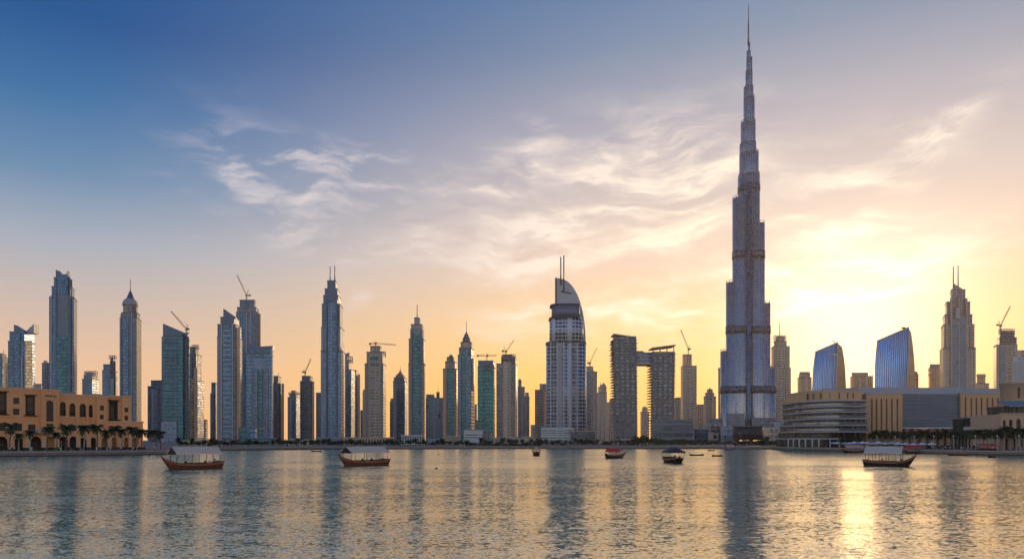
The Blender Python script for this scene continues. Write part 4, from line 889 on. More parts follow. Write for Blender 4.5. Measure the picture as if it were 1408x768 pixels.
class Wall:
    """an upright wall along a plan line; s runs along it, positive off is towards the lake"""
    def __init__(self, a, b):
        self.a, self.b = Vector((*a, 0)), Vector((*b, 0)); self.e = (self.b-self.a).normalized(); self.n = Vector((self.e.y, -self.e.x, 0))
    def s(self, px, off=0.0):
        d = Vector(((px-704)/F, 1, 0)); o = self.a+self.n*off
        det = d.x*(-self.e.y)+d.y*self.e.x
        t = (o.x*(-self.e.y)+o.y*self.e.x)/det
        p = d*t; return (p-o).dot(self.e)
    def D(self, s, off=0.0): return (self.a+self.e*s+self.n*off).y
    def z(self, py, s, off=0.0): return CZ+(YH-py)/F*self.D(s, off)
    def P(self, s, off, z): return self.a+self.e*s+self.n*off+Vector((0, 0, z))
    def face(self, mb, outer, holes, off, m, reveal=.6, mrev=None):
        loops = [[Vector((p[0], p[1], 0)) for p in l] for l in [outer]+holes]; flat = [p for l in loops for p in l]
        for t in geometry.tessellate_polygon(loops):
            q = [flat[i] for i in t]
            if (q[1]-q[0]).cross(q[2]-q[0]).z < 0: q.reverse()
            mb.poly([self.P(p.x, off, p.y) for p in q], [(p.x, p.y) for p in q], m)
        for h in holes:
            for i in range(len(h)):
                p, q = h[i], h[(i+1) % len(h)]
                mb.poly([self.P(*[p[0], off, p[1]]), self.P(p[0], off-reveal, p[1]), self.P(q[0], off-reveal, q[1]), self.P(q[0], off, q[1])][::-1], [(0, 0)]*4, mrev or m)
    def pane(self, mb, poly, off, m):
        mb.poly([self.P(p[0], off, p[1]) for p in poly], [p for p in poly], m)
    def block(self, mb, s0, s1, o0, o1, z0, z1, m, bottom=True):
        pts = [self.P(s0, o1, 0), self.P(s1, o1, 0), self.P(s1, o0, 0), self.P(s0, o0, 0)]
        mb.prism([(p.x, p.y) for p in pts], z0, z1, m, bottom=bottom)

def ochre_hotel():
    A, B = at(-60, 0, 292), at(200, 0, 338)
    W = Wall((A.x, A.y), (B.x, B.y))
    root = thing('hotel_building', 'long ochre hotel with arched arcades and dark square windows behind a palm row', 'hotel', W.P(W.s(70), 0, LAND))
    sw, st = M['sandwall'], M['sandwall2']
    def S(px, off=0): return W.s(px, off)
    def ZZ(py, px, off=0): return W.z(py, S(px, off), off)
    def win(px0, px1, y0, y1, off, arched=False, frame=True, mull=2, depth=.6, pt=0):
        s0, s1 = S(px0, off), S(px1, off); sm = (px0+px1)/2; z0, z1 = ZZ(y1, sm, off), ZZ(y0, sm, off)
        return arch(s0, s1, z0, z1, pt=pt) if arched else rect(s0, s1, z0, z1)
    def fit(h, off, depth=.6, mull=(1, 1), glass='glassdark', name='window'):
        """glass, frame and sill inside an opening"""
        s0, s1 = min(p[0] for p in h), max(p[0] for p in h); z0, z1 = min(p[1] for p in h), max(p[1] for p in h)
        g = MB(root.location); W.pane(g, h, off-depth+.02, M[glass]); w = g.build(name, root)
        f = MB(root.location); t = .14
        for k in range(1, mull[0]+1): s = s0+(s1-s0)*k/(mull[0]+1); W.block(f, s-t/2, s+t/2, off-depth+.03, off-depth+.16, z0, z1-.15, M['darkwood'])
        for k in range(1, mull[1]+1): z = z0+(z1-z0)*k/(mull[1]+1); W.block(f, s0, s1, off-depth+.04, off-depth+.18, z-t/2, z+t/2, M['darkwood'])
        fo = f.build('frame', root); fo.parent = w; fo.location = (0, 0, 0)
        return w
    def wing(part, px0, px1, ytop, off, holes, back=14, ybot=None, m=None, reveal=.6, cap=True, capw=.35):
        s0, s1 = S(px0, off), S(px1, off); pm = (px0+px1)/2
        z0 = LAND if ybot is None else ZZ(ybot, pm, off); z1 = ZZ(ytop, pm, off)
        mb = MB(root.location); m = m or sw
        W.face(mb, rect(s0, s1, z0, z1), holes, off, m, reveal, st)
        pts = [W.P(s, o, 0) for s, o in ((s0, off), (s1, off), (s1, off-back), (s0, off-back))]
        u = 0
        for i in (1, 2, 3): u = mb.wallq((pts[i].x, pts[i].y), (pts[(i+1) % 4].x, pts[(i+1) % 4].y), z0, z1, z1, m, u)
        mb.poly([(p.x, p.y, z1) for p in pts], [(p.x, p.y) for p in pts], M['roofdeck'])
        o = mb.build(part, root)
        if cap:
            c = MB(root.location); W.block(c, s0-capw, s1+capw, off-back, off+capw, z1-.05, z1+.5, st); c.build('cornice', root)
        return s0, s1, z0, z1
    # main left block
    hs = [win(18.3, 26.6, 546.3, 555, 0), win(17.8, 26.6, 561.3, 570, 0), win(18.5, 30.5, 582, 592, 0), win(38.5, 49, 583, 593, 0), win(-6, 8, 581, 592, 0), win(35, 48.5, 543.5, 570.5, 0), win(-6, 9.5, 538.5, 568.5, 0)]
    wing('wall', -60, 57, 533.5, 0, hs, reveal=1.4)
    for h in hs[:5]: fit(h, 0, .6)
    for h, lab in ((hs[5], 0), (hs[6], 1)):     # dark recessed timber bays with a window and rail
        s0, s1 = h[0][0], h[1][0]; z0, z1 = h[0][1], h[2][1]; b = MB(root.location)
        W.pane(b, h, -1.38, M['bay']); o = b.build('timber_bay', root)
        for i, (za, zb) in enumerate(((.06, .44), (.56, .9))):
            f = MB(root.location); W.block(f, s0+(s1-s0)*.25, s1-(s1-s0)*.2, -1.37, -1.2, z0+(z1-z0)*za, z0+(z1-z0)*zb, M['glassdark']); w = f.build('bay_window', root)
        f = MB(root.location)
        for k in range(5): zz = z0+.4+k*.28; W.block(f, s0+.1, s1-.1, -.35, -.28, zz, zz+.08, M['darkwood'])
        for k in range(7): ss = s0+.2+(s1-s0-.5)*k/6; W.block(f, ss, ss+.09, -.4, -.3, z0, z0+1.6, M['darkwood'])
        f.build('balcony_rail', root)
        f = MB(root.location); W.block(f, s0-.5, s1+.5, -.2, .7, z1+.02, z1+.4, M['darkwood']); f.build('bay_lintel', root)
        f = MB(root.location); W.block(f, s0-.6, s1+.6, -.3, .9, z0-.45, z0-.02, M['darkwood']); f.build('bay_sill', root)
    f = MB(root.location); W.block(f, S(-60), S(56), 0, .4, ZZ(572.5, 20), ZZ(571.3, 20), st); f.build('string_course', root)
    # proud tower with the tall niche
    off = 2.0
    hs = [win(63.8, 73.5, 550, 579, off, True), win(63.8, 73.5, 582, 592.5, off)]
    wing('tower_wall', 57, 82, 536.5, off, hs, reveal=.9)
    fit(hs[0], off, .9, (2, 6)); fit(hs[1], off, .9, (2, 1))
    for a, b in ((60.6, 62.4), (75, 76.8)):
        f = MB(root.location); W.block(f, S(a, off), S(b, off), off, off+.35, ZZ(592, 69, off), ZZ(548, 69, off), st); f.build('niche_frame', root)
    f = MB(root.location); W.block(f, S(60.6, off), S(76.8, off), off, off+.37, ZZ(547.9, 69, off), ZZ(546.4, 69, off), st); f.build('niche_frame', root)
    c = W.P(S(69.5, off), off+.12, ZZ(545.6, 69, off)); lettering('AINE EI', c, 1.35, M['darkwood'], root, 'lettering', math.atan2(W.e.y, W.e.x), .06)
    f = MB(root.location); W.block(f, S(50), S(57.5), -6, -1, ZZ(536, 54), ZZ(527.5, 54), M['conc']); W.block(f, S(49.5), S(58), -6.3, -.7, ZZ(528.8, 54), ZZ(527.2, 54)+.03, M['stone']); f.build('roof_tank', root)
    # arcaded loggia wing
    off = 0.6
    hs = [win(82.3, 90.6, 552, 571.3, off, True, pt=.12), win(95.4, 104, 554, 572, off, True, pt=.12), win(109.4, 118.6, 554.5, 573, off, True, pt=.12), win(122, 127.8, 556, 573.5, off, True, pt=.12),
          win(84, 93, 584.5, 592, off), win(96, 104.5, 584.5, 592, off), win(109.5, 119.5, 585, 592, off), win(124, 131.5, 586, 592.5, off)]
    wing('loggia_wall', 80.8, 134.5, 543.5, off, hs, reveal=2.4)
    for h in hs[:4]:
        w = fit(h, off, 2.4, (1, 2)); s0, s1, z0 = h[0][0], h[1][0], h[0][1]
        f = MB(root.location); W.block(f, s0+.05, s1-.05, -.25, -.12, z0+(h[2][1]-z0)*.40, z0+(h[2][1]-z0)*.52, M['darkwood'])
        for k in range(6): ss = s0+.2+(s1-s0-.5)*k/5; W.block(f, ss, ss+.08, -.25, -.15, z0, z0+1.3, M['darkwood'])
        W.block(f, s0, s1, -.28, -.1, z0+1.3, z0+1.42, M['darkwood']); f.build('loggia_rail', root)
    for h in hs[4:]: fit(h, off, .8)
    for a in (106.6, 120.3):
        f = MB(root.location); W.block(f, S(a-1.7, off), S(a+1.7, off), off, off+.9, LAND, ZZ(572, a, off), sw); f.build('pilaster', root)
    f = MB(root.location); W.block(f, S(81), S(133), off, off+.5, ZZ(574.4, 107), ZZ(573, 107), st); f.build('string_course', root)
    f = MB(root.location); W.block(f, S(82), S(106), -9, -4, ZZ(543, 94), ZZ(538.6, 94), M['conc']); f.build('roof_block', root)
    # second tower, with a low hipped cap, then a recessed dark bay and the end block
    off = 1.6
    hs = [win(137.5, 143, 557, 564, off), win(137.3, 142.8, 569.5, 576, off)]
    s0, s1, z0, z1 = wing('tower_wall', 132.8, 147.8, 546.5, off, hs)
    for h in hs: fit(h, off, .6)
    r = MB(root.location); pts = [W.P(s, o, 0) for s, o in ((S(119), -.5), (s1+1, off+.8), (s1+1, -12), (S(119), -12))]; cx = sum((p.x for p in pts))/4; cy = sum((p.y for p in pts))/4
    r.loft([(p.x, p.y) for p in pts], [(cx+(p.x-cx)*.25, cy+(p.y-cy)*.25) for p in pts], z1+.45, z1+2.0, st, top=True); r.build('hipped_roof', root)
    off = -.4
    hs = [win(150, 162, 551.5, 576.5, off)]
    wing('wall', 147.5, 169, 545, off, hs, reveal=2.0)
    h = hs[0]; b = MB(root.location); W.pane(b, h, off-1.98, M['bay']); b.build('timber_bay', root); s0, s1, z0, z1 = h[0][0], h[1][0], h[0][1], h[2][1]
    f = MB(root.location); W.block(f, s0-.4, s1+.4, off-.3, off+.5, z1+.02, z1+.7, M['darkwood']); f.build('bay_lintel', root)
    f = MB(root.location); W.block(f, s0+1, s1-1.2, off-1.95, off-1.7, z0+.6, z1-2, M['glassdark']); f.build('bay_window', root)
    for a in (s0+.1, s1-.6): f = MB(root.location); W.block(f, a, a+.5, off-.6, off-.1, z0, z1, M['darkwood']); f.build('bay_post', root)
    f = MB(root.location); W.block(f, s0-.8, s1+.8, off-.3, off+1.0, z0-.5, z0-.02, M['darkwood']); f.build('bay_sill', root)
    off = .6
    hs = [win(171.2, 176.4, 560, 566.3, off), win(171.2, 176.4, 571, 577.5, off)]
    wing('wall', 167.8, 180, 545.5, off, hs)
    for h in hs: fit(h, off, .6)
    # low terrace wing and the ground arcade in front
    wing('terrace_wall', 146, 196.5, 580.3, 2.2, [win(150, 158, 585, 591, 2.2), win(174, 180, 586, 591, 2.2)], reveal=.6)
    off = 5.2
    hs = []
    for a, b in ((-24, -12), (-5, 10.5), (20.5, 31.5), (42, 57), (63.5, 75), (81, 93.5), (95.5, 106), (109.3, 119.2), (124.3, 132.3), (140, 147), (153.5, 160.5), (171, 176.5), (183.5, 190)):
        hs.append(win(a, b, 599.5 if b-a > 10 else 601, 616.2, off, True, pt=.1))
    s0, s1, z0, z1 = wing('arcade_wall', -60, 196, 594, off, hs, back=4.6, reveal=.9)
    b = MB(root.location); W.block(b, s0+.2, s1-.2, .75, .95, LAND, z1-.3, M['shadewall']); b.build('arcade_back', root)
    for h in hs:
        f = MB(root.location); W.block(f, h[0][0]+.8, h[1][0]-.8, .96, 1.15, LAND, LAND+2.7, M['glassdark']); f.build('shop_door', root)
    for px in (15.5, 37, 60, 78.5, 107.5, 121.8, 136, 150.5, 165.5, 180):
        f = MB(root.location); s = S(px, off); W.block(f, s-.8, s+.8, off, off+.5, LAND, z1-.8, st); f.build('pilaster', root)
    f = MB(root.location); cc = S(50, off); pts = [(cc-3.4, z1-.4)]+[(cc+3.4*math.cos(PI-k*PI/10), z1-.4+1.5*math.sin(k*PI/10)) for k in range(11)]
    for i in range(len(pts)-1): f.poly([W.P(pts[i][0], off+.1, pts[i][1]), W.P(pts[i][0], off+2.3, pts[i][1]-1.3), W.P(pts[i+1][0], off+2.3, pts[i+1][1]-1.3), W.P(pts[i+1][0], off+.1, pts[i+1][1])], [(0, 0)]*4, M['stone'])
    f.build('awning', root)
    return W
M['bay'] = plain('carved timber bay', (.10, .065, .045), .8, scale=1.2)
M['shadewall'] = plain('arcade wall shade', (.09, .06, .045), .9)  # wall colour darkened to paint the shade inside the arcade
HW = ochre_hotel()

# ------------------------------------------------------------------ the mall on the right
def mall():
    D = 400
    root = thing('shopping_mall', 'long tan mall with slotted walls, a blue louvre front and curved glass terraces', 'mall', (X(1240, D), D+30, LAND))
    W = Wall((X(1100, D), D), (X(1500, D), D))
    S = lambda px, off=0: W.s(px, off)
    ZZ = lambda py, off=0: CZ+(YH-py)/F*(D-off)
    ms, dk = M['mallstone'], M['slot']
    def slotted(part, px0, px1, y0, y1, slots, off, back):
        hs = []
        for a, ya, yb, pt in slots:
            w = .42
            s = S(a, off); z0, z1 = ZZ(yb, off), ZZ(ya, off)
            hs.append([(s-w, z0), (s+w, z0), (s+w, z1-(1.6 if pt else 0)), (s, z1), (s-w, z1-(1.6 if pt else 0))] if pt else rect(s-w, s+w, z0, z1))
        mb = MB(root.location); s0, s1 = S(px0, off), S(px1, off); z1 = ZZ(y0, off); z0 = LAND if y1 is None else ZZ(y1, off)
        W.face(mb, rect(s0, s1, z0, z1), hs, off, ms, 1.3, ms)
        pts = [W.P(s, o, 0) for s, o in ((s0, off), (s1, off), (s1, off-back), (s0, off-back))]; u = 0
        for i in (1, 2, 3): u = mb.wallq((pts[i].x, pts[i].y), (pts[(i+1) % 4].x, pts[(i+1) % 4].y), z0, z1, z1, ms, u)
        mb.poly([(p.x, p.y, z1) for p in pts], [(p.x, p.y) for p in pts], M['roofdeck']); mb.build(part, root)
        for h in hs:
            g = MB(root.location); W.pane(g, h, off-1.28, dk); g.build('slot_window', root)
        c = MB(root.location); W.block(c, s0-.1, s1+.1, off-2, off+.25, z1+.01, z1+.55, M['roofgrey']); c.build('coping', root)
    slotted('slotted_wall', 1191.2, 1241, 541.5, None, [(1198.8, 548, 598, 0), (1205.3, 548, 598, 0), (1212, 548, 598, 0), (1219.2, 548, 598, 0), (1226.6, 548, 598, 0), (1234, 548, 598, 0)], 1.0, 30)
    slotted('slotted_wall', 1321, 1400, 541, None, [(1327.6, 546, 597, 0), (1335.6, 545, 592, 1), (1342.6, 545, 592, 1), (1349.8, 545, 592, 1), (1357.6, 545, 566, 1), (1365, 545, 566, 1), (1372.6, 545, 566, 1), (1379.6, 545, 560, 1), (1387.2, 545, 552, 1)], 1.0, 30)
    mb = MB(root.location); W.block(mb, S(1241), S(1321), -20, -.6, ZZ(588), ZZ(541), M['louvre']); mb.build('louvre_front', root)
    lv = MB(root.location); zz = ZZ(586)
    while zz < ZZ(542.5): W.block(lv, S(1241)+.2, S(1321)-.2, -.6, -.1, zz, zz+.32, M['panel']); zz += .95
    lv.build('louvre_slat', root)
    mb = MB(root.location); W.block(mb, S(1241), S(1321), -1, .8, ZZ(588.8), ZZ(587.2), M['trim']); mb.build('louvre_sill', root)
    mb = MB(root.location); W.block(mb, S(1241), S(1321), -20, -1.6, LAND, ZZ(588.9), M['slot']); mb.build('ground_floor', root)
    for k in range(7):
        mb = MB(root.location); px = 1245+k*11.6; W.block(mb, S(px), S(px+5.2), -1.59, -.3, LAND, ZZ(589), M['redstone']); mb.build('pier', root)
    # sheet metal roof seen above the cornice
    for a, b, y0, y1, o in ((1178, 1322, 541.3, 532.5, -8), (1318, 1400, 541, 533.5, -14)):
        mb = MB(root.location); q = D-o; s0, s1 = X(a, q), X(b, q)
        mb.prism([(s0, q), (s1, q), (s1, q+45), (s0, q+45)], Z(y0, q)-3, Z(y1, q), M['roofgrey'], zt=[Z(y1, q)]*2+[Z(y1, q)+2.5]*2); mb.build('sheet_roof', root)
    for a, w, h in ((1300, 4, 4), (1308, 9, 3), (1252, 3, 2)):
        mb = MB(root.location); q = D+16; mb.box(X(a, q), X(a+w, q), q, q+4, Z(536, q), Z(533.6-h*.6, q), M['roofgrey']); mb.build('roof_unit', root)
    # curved glass terraces at the left end
    q = 392
    cxp, cyp = X(1152, q), q+24
    def plan(px_left, grow=0.0, pr=1191.0):
        r = cxp-X(px_left, q+20)
        pts = [(cxp+r*math.cos(a), cyp+(24+grow)*math.sin(a)) for a in [PI+ (PI/2)*k/14 for k in range(15)]]
        xr = X(pr, q)
        return pts+[(xr, cyp-(24+grow)), (xr, cyp+22), (cxp-r, cyp+22)]
    lv = [(603.5, 1081, 'canopy'), (593.7, 1086, ''), (584.7, 1092, ''), (575.6, 1098.5, ''), (566.6, 1097, ''), (559, 1096.5, ''), (551, 1096.2, '')]
    for i, (y, xl, k) in enumerate(lv):
        mb = MB(root.location); z = Z(y, q)
        if k == 'canopy':
            pl = plan(xl, 4, 1158)
            pl = [p if p[0] < X(1158, q) else (min(p[0], X(1157.5, q)), p[1]) for p in pl]
        else: pl = plan(xl-.6, 2.4+.0*i)
        mb.prism(pl, z-.15, z+.6, M['slabgrey'], bottom=True); mb.build('floor_slab', root)
        yn = lv[i+1][0] if i+1 < len(lv) else None
        if yn:
            g = MB(root.location); g.prism(plan(lv[i+1][1]+3.5 if i else 1093, -.5 if i else -6), z+.75, Z(yn, q)-.15, M['terraceglass'], bottom=True, smooth=False); g.build('glass_storey', root)
            if i:
                rl = MB(root.location); pl = plan(xl+.3, 1.7); 
                for a, b in zip(pl[:16], pl[1:17]):
                    rl.beam((*a, z+1.9), (*b, z+1.9), .1, .12, M['steel']); rl.poly([(*a, z+.8), (*b, z+.8), (*b, z+1.8), (*a, z+1.8)], [(0, 0)]*4, M['glassrail'])
                rl.build('balustrade', root)
    g = MB(root.location); g.prism(plan(1090, -7), LAND, Z(603.5, q)-.15, M['terraceglass']); g.build('glass_storey', root)
    for px in (1084, 1091, 1099, 1107.5, 1117, 1126, 1141.5, 1154):
        t = (px-1152)/(1081-1152); t = min(.98, max(0, t)); yy = cyp-27*math.sqrt(1-t*t)
        mb = MB(root.location); D2 = yy+1.2; mb.tube((X(px, D2), D2, LAND), (X(px, D2), D2, Z(603.5, q)-.15), .35, .35, 8, M['trim']); mb.build('column', root)
    mb = MB(root.location); pl = plan(1105.5, -5, 1191); mb.prism(pl, Z(551, q)+.75, Z(536, q), ms, M['roofdeck']); mb.build('drum', root)
    for px in (1110.5, 1118, 1128.5, 1141.5, 1154, 1165.5, 1173):
        t = max(-.98, min(.98, (px-1152)/(1105.5-1152))) if px < 1152 else 0; yy = cyp-19*math.sqrt(1-t*t); D2 = yy-.06
        mb = MB(root.location); mb.box(X(px-.9, D2), X(px+.9, D2), D2-.12, D2+.5, Z(547, q), Z(538.5, q), M['slot']); mb.build('drum_window', root)
    mb = MB(root.location); mb.prism(plan(1105, -4.6, 1191), Z(536, q)+.01, Z(536, q)+.7, M['stone'], M['roofdeck'], bottom=True); mb.build('drum_cornice', root)
    # lower waterside cafe terrace
    q = 352
    mb = MB(root.location); mb.box(X(1334, q), X(1377, q), q, q+14, Z(587, q), Z(575, q), M['terraceglass']); mb.build('cafe_storey', root)
    mb = MB(root.location); mb.box(X(1332, q), X(1378, q), q-1.8, q+15, Z(575, q)+.01, Z(573, q), M['concdark']); mb.build('cafe_roof', root)
    mb = MB(root.location); mb.box(X(1334, q), X(1377, q), q-1.2, q+14, LAND, Z(587, q)-.01, M['slot']); mb.build('cafe_base', root)
    for px in (1340, 1345.5, 1353, 1358, 1364, 1370):
        mb = MB(root.location); mb.box(X(px, q), X(px+2.6, q), q-.08, q+.3, Z(584.5, q), Z(578.2, q), M['litwindow']); mb.build('lit_window', root)
    mb = MB(root.location); mb.box(X(1328, q-3), X(1350, q-3), q-6, q-1.3, Z(591, q), Z(586.5, q), M['awning']); mb.build('awning', root)
M['slot'] = plain('dark window slot', (.035, .035, .04), .3, 0, .1, .3, .6)
M['redstone'] = plain('terracotta piers', (.45, .22, .14), .85)
M['terraceglass'] = facade('terrace shopfront', (.03, .042, .052), (.06, .065, .07), 30, 1.5, .01, .14, 3, .06, metal=.25, rough=.2, var=.6, blind=.1)
M['glassrail'] = plain('balustrade glass', (.16, .20, .22), .1, .3, .1, .3, .7)
M['awning'] = plain('awning canvas', (.55, .52, .48), .8)
def lit(name, col, s):
    m, N, b, o = new_mat(name); b.inputs['Base Color'].default_value = (.3, .2, .1, 1); b.inputs['Emission Color'].default_value = (*col, 1); b.inputs['Emission Strength'].default_value = s
    return m
M['litwindow'] = lit('lit cafe window', (1.0, .62, .28), .28)
M['litstrip'] = lit('lit entrance strip', (1.0, .60, .22), .75)
mall()

def souk():
    D = 300
    root = thing('souk_building', 'sandstone corner building with three arches and a roofed terrace at the right edge', 'building', (X(1400, D), D+8, LAND))
    W = Wall((X(1370, D), D), (X(1480, D), D-2)); S = lambda px, off=0: W.s(px, off); ZZ = lambda py, off=0: CZ+(YH-py)/F*(D-off)
    hs = [arch(S(a), S(b), ZZ(588), ZZ(y), pt=.15) for a, b, y in ((1379.2, 1383.4, 577), (1387.4, 1392.4, 576.2), (1397.2, 1404, 575.2), (1409, 1417, 574.5))]+[arch(S(a), S(b), LAND, ZZ(602), pt=.1) for a, b in ((1380, 1386.5), (1391, 1399), (1403, 1412))]
    mb = MB(root.location); W.face(mb, rect(S(1376), S(1470), LAND, ZZ(569)), hs, 0, M['stonewarm'], .9, M['stonewarm'])
    pts = [W.P(s, o, 0) for s, o in ((S(1376), 0), (S(1470), 0), (S(1470), -22), (S(1376), -22))]; u = 0
    for i in (1, 2, 3): u = mb.wallq((pts[i].x, pts[i].y), (pts[(i+1) % 4].x, pts[(i+1) % 4].y), LAND, ZZ(569), ZZ(569), M['stonewarm'], u)
    mb.poly([(p.x, p.y, ZZ(569)) for p in pts], [(p.x, p.y) for p in pts], M['roofdeck']); mb.build('wall', root)
    for h in hs:
        g = MB(root.location); W.pane(g, h, -.88, M['glassdark']); g.build('arched_window', root)
    mb = MB(root.location); W.block(mb, S(1375.4), S(1470), -.6, .5, ZZ(569)+.01, ZZ(567.5), M['stonewarm']); mb.build('parapet', root)
    mb = MB(root.location); W.block(mb, S(1389), S(1470), -16, -4, ZZ(568.8), ZZ(557.5), M['terraceglass']); mb.build('terrace_room', root)
    for px in (1387, 1390.5, 1395, 1402):
        mb = MB(root.location); W.block(mb, S(px), S(px)+.3, -2, -1.7, ZZ(569)+.02, ZZ(557), M['darkwood']); mb.build('terrace_post', root)
    mb = MB(root.location); s0, s1 = S(1385), S(1470)
    a = [W.P(s0, 1.2, ZZ(557.2)), W.P(s1, 1.2, ZZ(557.2)), W.P(s1, -9, ZZ(549.5)), W.P(s0+1.2, -9, ZZ(549.5))]
    mb.poly(a, [(0, 0)]*4, M['canopyblue']); mb.poly([p-Vector((0, 0, .5)) for p in reversed(a)], [(0, 0)]*4, M['canopyblue'])
    for i in range(4): p, r = a[i], a[(i+1) % 4]; mb.poly([p-Vector((0, 0, .5)), r-Vector((0, 0, .5)), r, p], [(0, 0)]*4, M['canopyblue'])
    mb.build('terrace_canopy', root)
    q = D+10; hs = []
    mb = MB(root.location); mb.lathe([(6.5, Z(569, q)), (6.5, Z(527, q)), (6.9, Z(526.8, q)), (6.9, Z(524.5, q)), (0, Z(523, q))], (X(1411, q), q+5), M['stonewarm'], 28); mb.build('turret', root)
    for px in (1400.3, 1408.5):
        d = q+5-math.sqrt(max(.1, 6.5**2-(X(px, q)-X(1411, q))**2)); mb = MB(root.location); mb.box(X(px-1.3, q), X(px+1.3, q), d-.12, d+1.2, Z(547, q), Z(532.5, q), M['glassdark']); mb.build('turret_window', root)
M['stonewarm'] = plain('warm sandstone', (.52, .38, .26), .9, var=.12, scale=.4)
M['canopyblue'] = plain('blue grey canopy sheet', (.20, .27, .33), .6)
souk()

# ------------------------------------------------------------------ low buildings along the far quay
def low(label, D, x0, x1, yt, mk, depth=16, bits=(), name='podium_building'):
    xm = (x0+x1)/2; root = thing(name, label, 'building', (X(xm, D), D+depth/2, LAND))
    mb = MB(root.location); mb.prism(quad_plan(x0, x1, D, depth, 0), LAND, Z(yt, D), M[mk], M['roofdeck']); mb.build('wall', root)
    mb = MB(root.location); mb.box(X(x0, D)-.3, X(x1, D)+.3, D-.3, D+depth*.9, Z(yt, D)+.01, Z(yt, D)+.7, M['conc' if mk in ('pale', 'ribbon', 'grey', 'slate') else 'concdark' if mk in ('dark', 'navy', 'deep', 'teal', 'ribbondark') else 'stone']); mb.build('cornice', root)
    for b in bits:
        k = b[0]; mb = MB(root.location)
        if k == 'block': _, part, a, c, y0, y1, m, dd, dp = b; q = D+dd; mb.box(X(a, q), X(c, q), q, q+dp, max(LAND, Z(y1, q)), Z(y0, q), M[m]); mb.build(part, root)
        elif k == 'cols':
            _, a, c, y0, n, m, pr = b
            for i in range(n):
                mb = MB(root.location); x = a+(c-a)*i/(n-1); mb.box(X(x, D)-.3, X(x, D)+.3, D-pr, D-pr+.6, LAND, Z(y0, D)-.01, M[m]); mb.build('column', root)
        elif k == 'slab': _, part, a, c, y, m, pr = b; mb.box(X(a, D), X(c, D), D-pr, D+1, Z(y, D), Z(y, D)+.8, M[m]); mb.build(part, root)
    return root
def lows():
    low('low clutter of small beige houses at the foot of the teal tower', 560, 258, 284, 606, 'beige', 16, [('block', 'rear_block', 266, 276, 601.5, 606, 'sand', 5, 8), ('block', 'rear_block', 277, 283, 603.5, 606, 'stone', 6, 7)], 'small_house')
    low('small beige house group between teal tower and the finned tower', 575, 285, 304, 607, 'sand', 16, [('block', 'rear_block', 289, 297, 603.8, 607, 'beige', 5, 8)], 'small_house')
    low('dark teal glass podium with a framed glass cube below the swooping tower', 620, 328, 352, 588.5, 'teal', 20, [('block', 'glass_cube', 340, 351, 589.5, 602, 'navy', -2.5, 4), ('block', 'low_wing', 340, 377, 602, 612, 'teal', -3.2, 6)])
    low('beige low house right of the dark teal podium', 570, 396, 412, 606.5, 'sand', 14, [('block', 'rear_block', 399, 408, 602.5, 607, 'beige', 4, 8)], 'small_house')
    low('second beige low house under the plain dark grey shaft', 575, 414, 432, 606, 'beige', 14, [('block', 'rear_block', 418, 429, 603.4, 606, 'stone', 4, 8)], 'small_house')
    low('blue grey podium at the foot of the twin mast skyscraper', 620, 434, 473, 602, 'slate', 22, [('slab', 'ledge', 434, 473, 606, 'panel', 1.0)])
    low('beige arcaded podium below the beige crane tower', 560, 472.5, 536, 602, 'stone', 20, [('cols', 474, 534, 602, 16, 'sandwall2', 1.6), ('block', 'glass_front', 473.2, 535, 603.5, 611, 'dark', -.3, 1), ('block', 'hedge_screen', 498, 535, 608.5, 612, 'green', -3.5, 1.2), ('block', 'roof_block', 480, 496, 600.6, 602, 'stone', 4, 8)])
    low('white columned pavilion below the slender brown tower', 540, 552.5, 580.5, 600, 'dark', 16, [('cols', 553, 580, 600, 9, 'trim', 1.2), ('slab', 'roof_slab', 551.8, 581.2, 599.2, 'trim', 2.0), ('slab', 'base_step', 552, 581, 611, 'trim', 2.2)], 'pavilion')
    low('grey low annex left of the white columned pavilion', 580, 536, 552.3, 607.5, 'slate', 12)
    low('pale low annex between pavilion and the sand coloured tower', 620, 588, 612, 603.5, 'grey', 14)
    low('sandstone podium of columns at the foot of the sand coloured tower', 600, 611.5, 632, 600, 'sand', 18, [('cols', 612.5, 631, 600, 8, 'stone', 1.2)])
    low('horizontal striped glass office low rise in front of the lantern tower', 540, 638, 664, 592, 'ribbon', 22, [('slab', 'ledge', 637.6, 663.4, y, 'trim', .9) for y in (592.8, 596.4, 600, 603.6, 607.2)]+[('block', 'dark_wing', 664.2, 676, 593.5, 612, 'dark', 2, 14)], 'office_building')
    low('long beige podium below the bulky brown tower', 600, 680, 715, 602, 'stone', 16, [('cols', 682, 713, 602, 12, 'stone', .9), ('block', 'rear_block', 700, 714, 600, 602, 'sand', 4, 8)])
    low('beige stepped low house left of the sail hotel podium', 610, 714, 736, 601.5, 'beige', 14, [('block', 'rear_block', 718, 730, 599.5, 601.5, 'stone', 4, 8)], 'small_house')
    low('white framed low pavilion at the foot of the left bridged tower', 560, 849, 880, 605, 'dark', 14, [('slab', 'roof_slab', 848.5, 880.5, 604.4, 'trim', 1.2), ('cols', 849.5, 879.5, 605, 6, 'trim', .9)], 'pavilion')
    r = low('dark rounded office low rise with thin pale floor lines', 600, 896, 953, 577.5, 'ribbondark', 30, [('slab', 'ledge', 894.6, 954, y, 'panel', 1.1) for y in (580.5, 584.5, 588.5, 592.5, 596.5, 600.5, 604.5)], 'office_building')
    low('dark teal block right of the rounded dark office', 640, 954.5, 974, 590.5, 'deep', 20)
    low('mixed beige apartment block left of the black drum entrance', 700, 968, 992, 584, 'grey', 24, [('block', 'upper_block', 981, 991, 575, 584, 'slate', 3, 14), ('block', 'front_block', 972, 988, 594, 610, 'beige', -4, 5)], 'apartment_block')
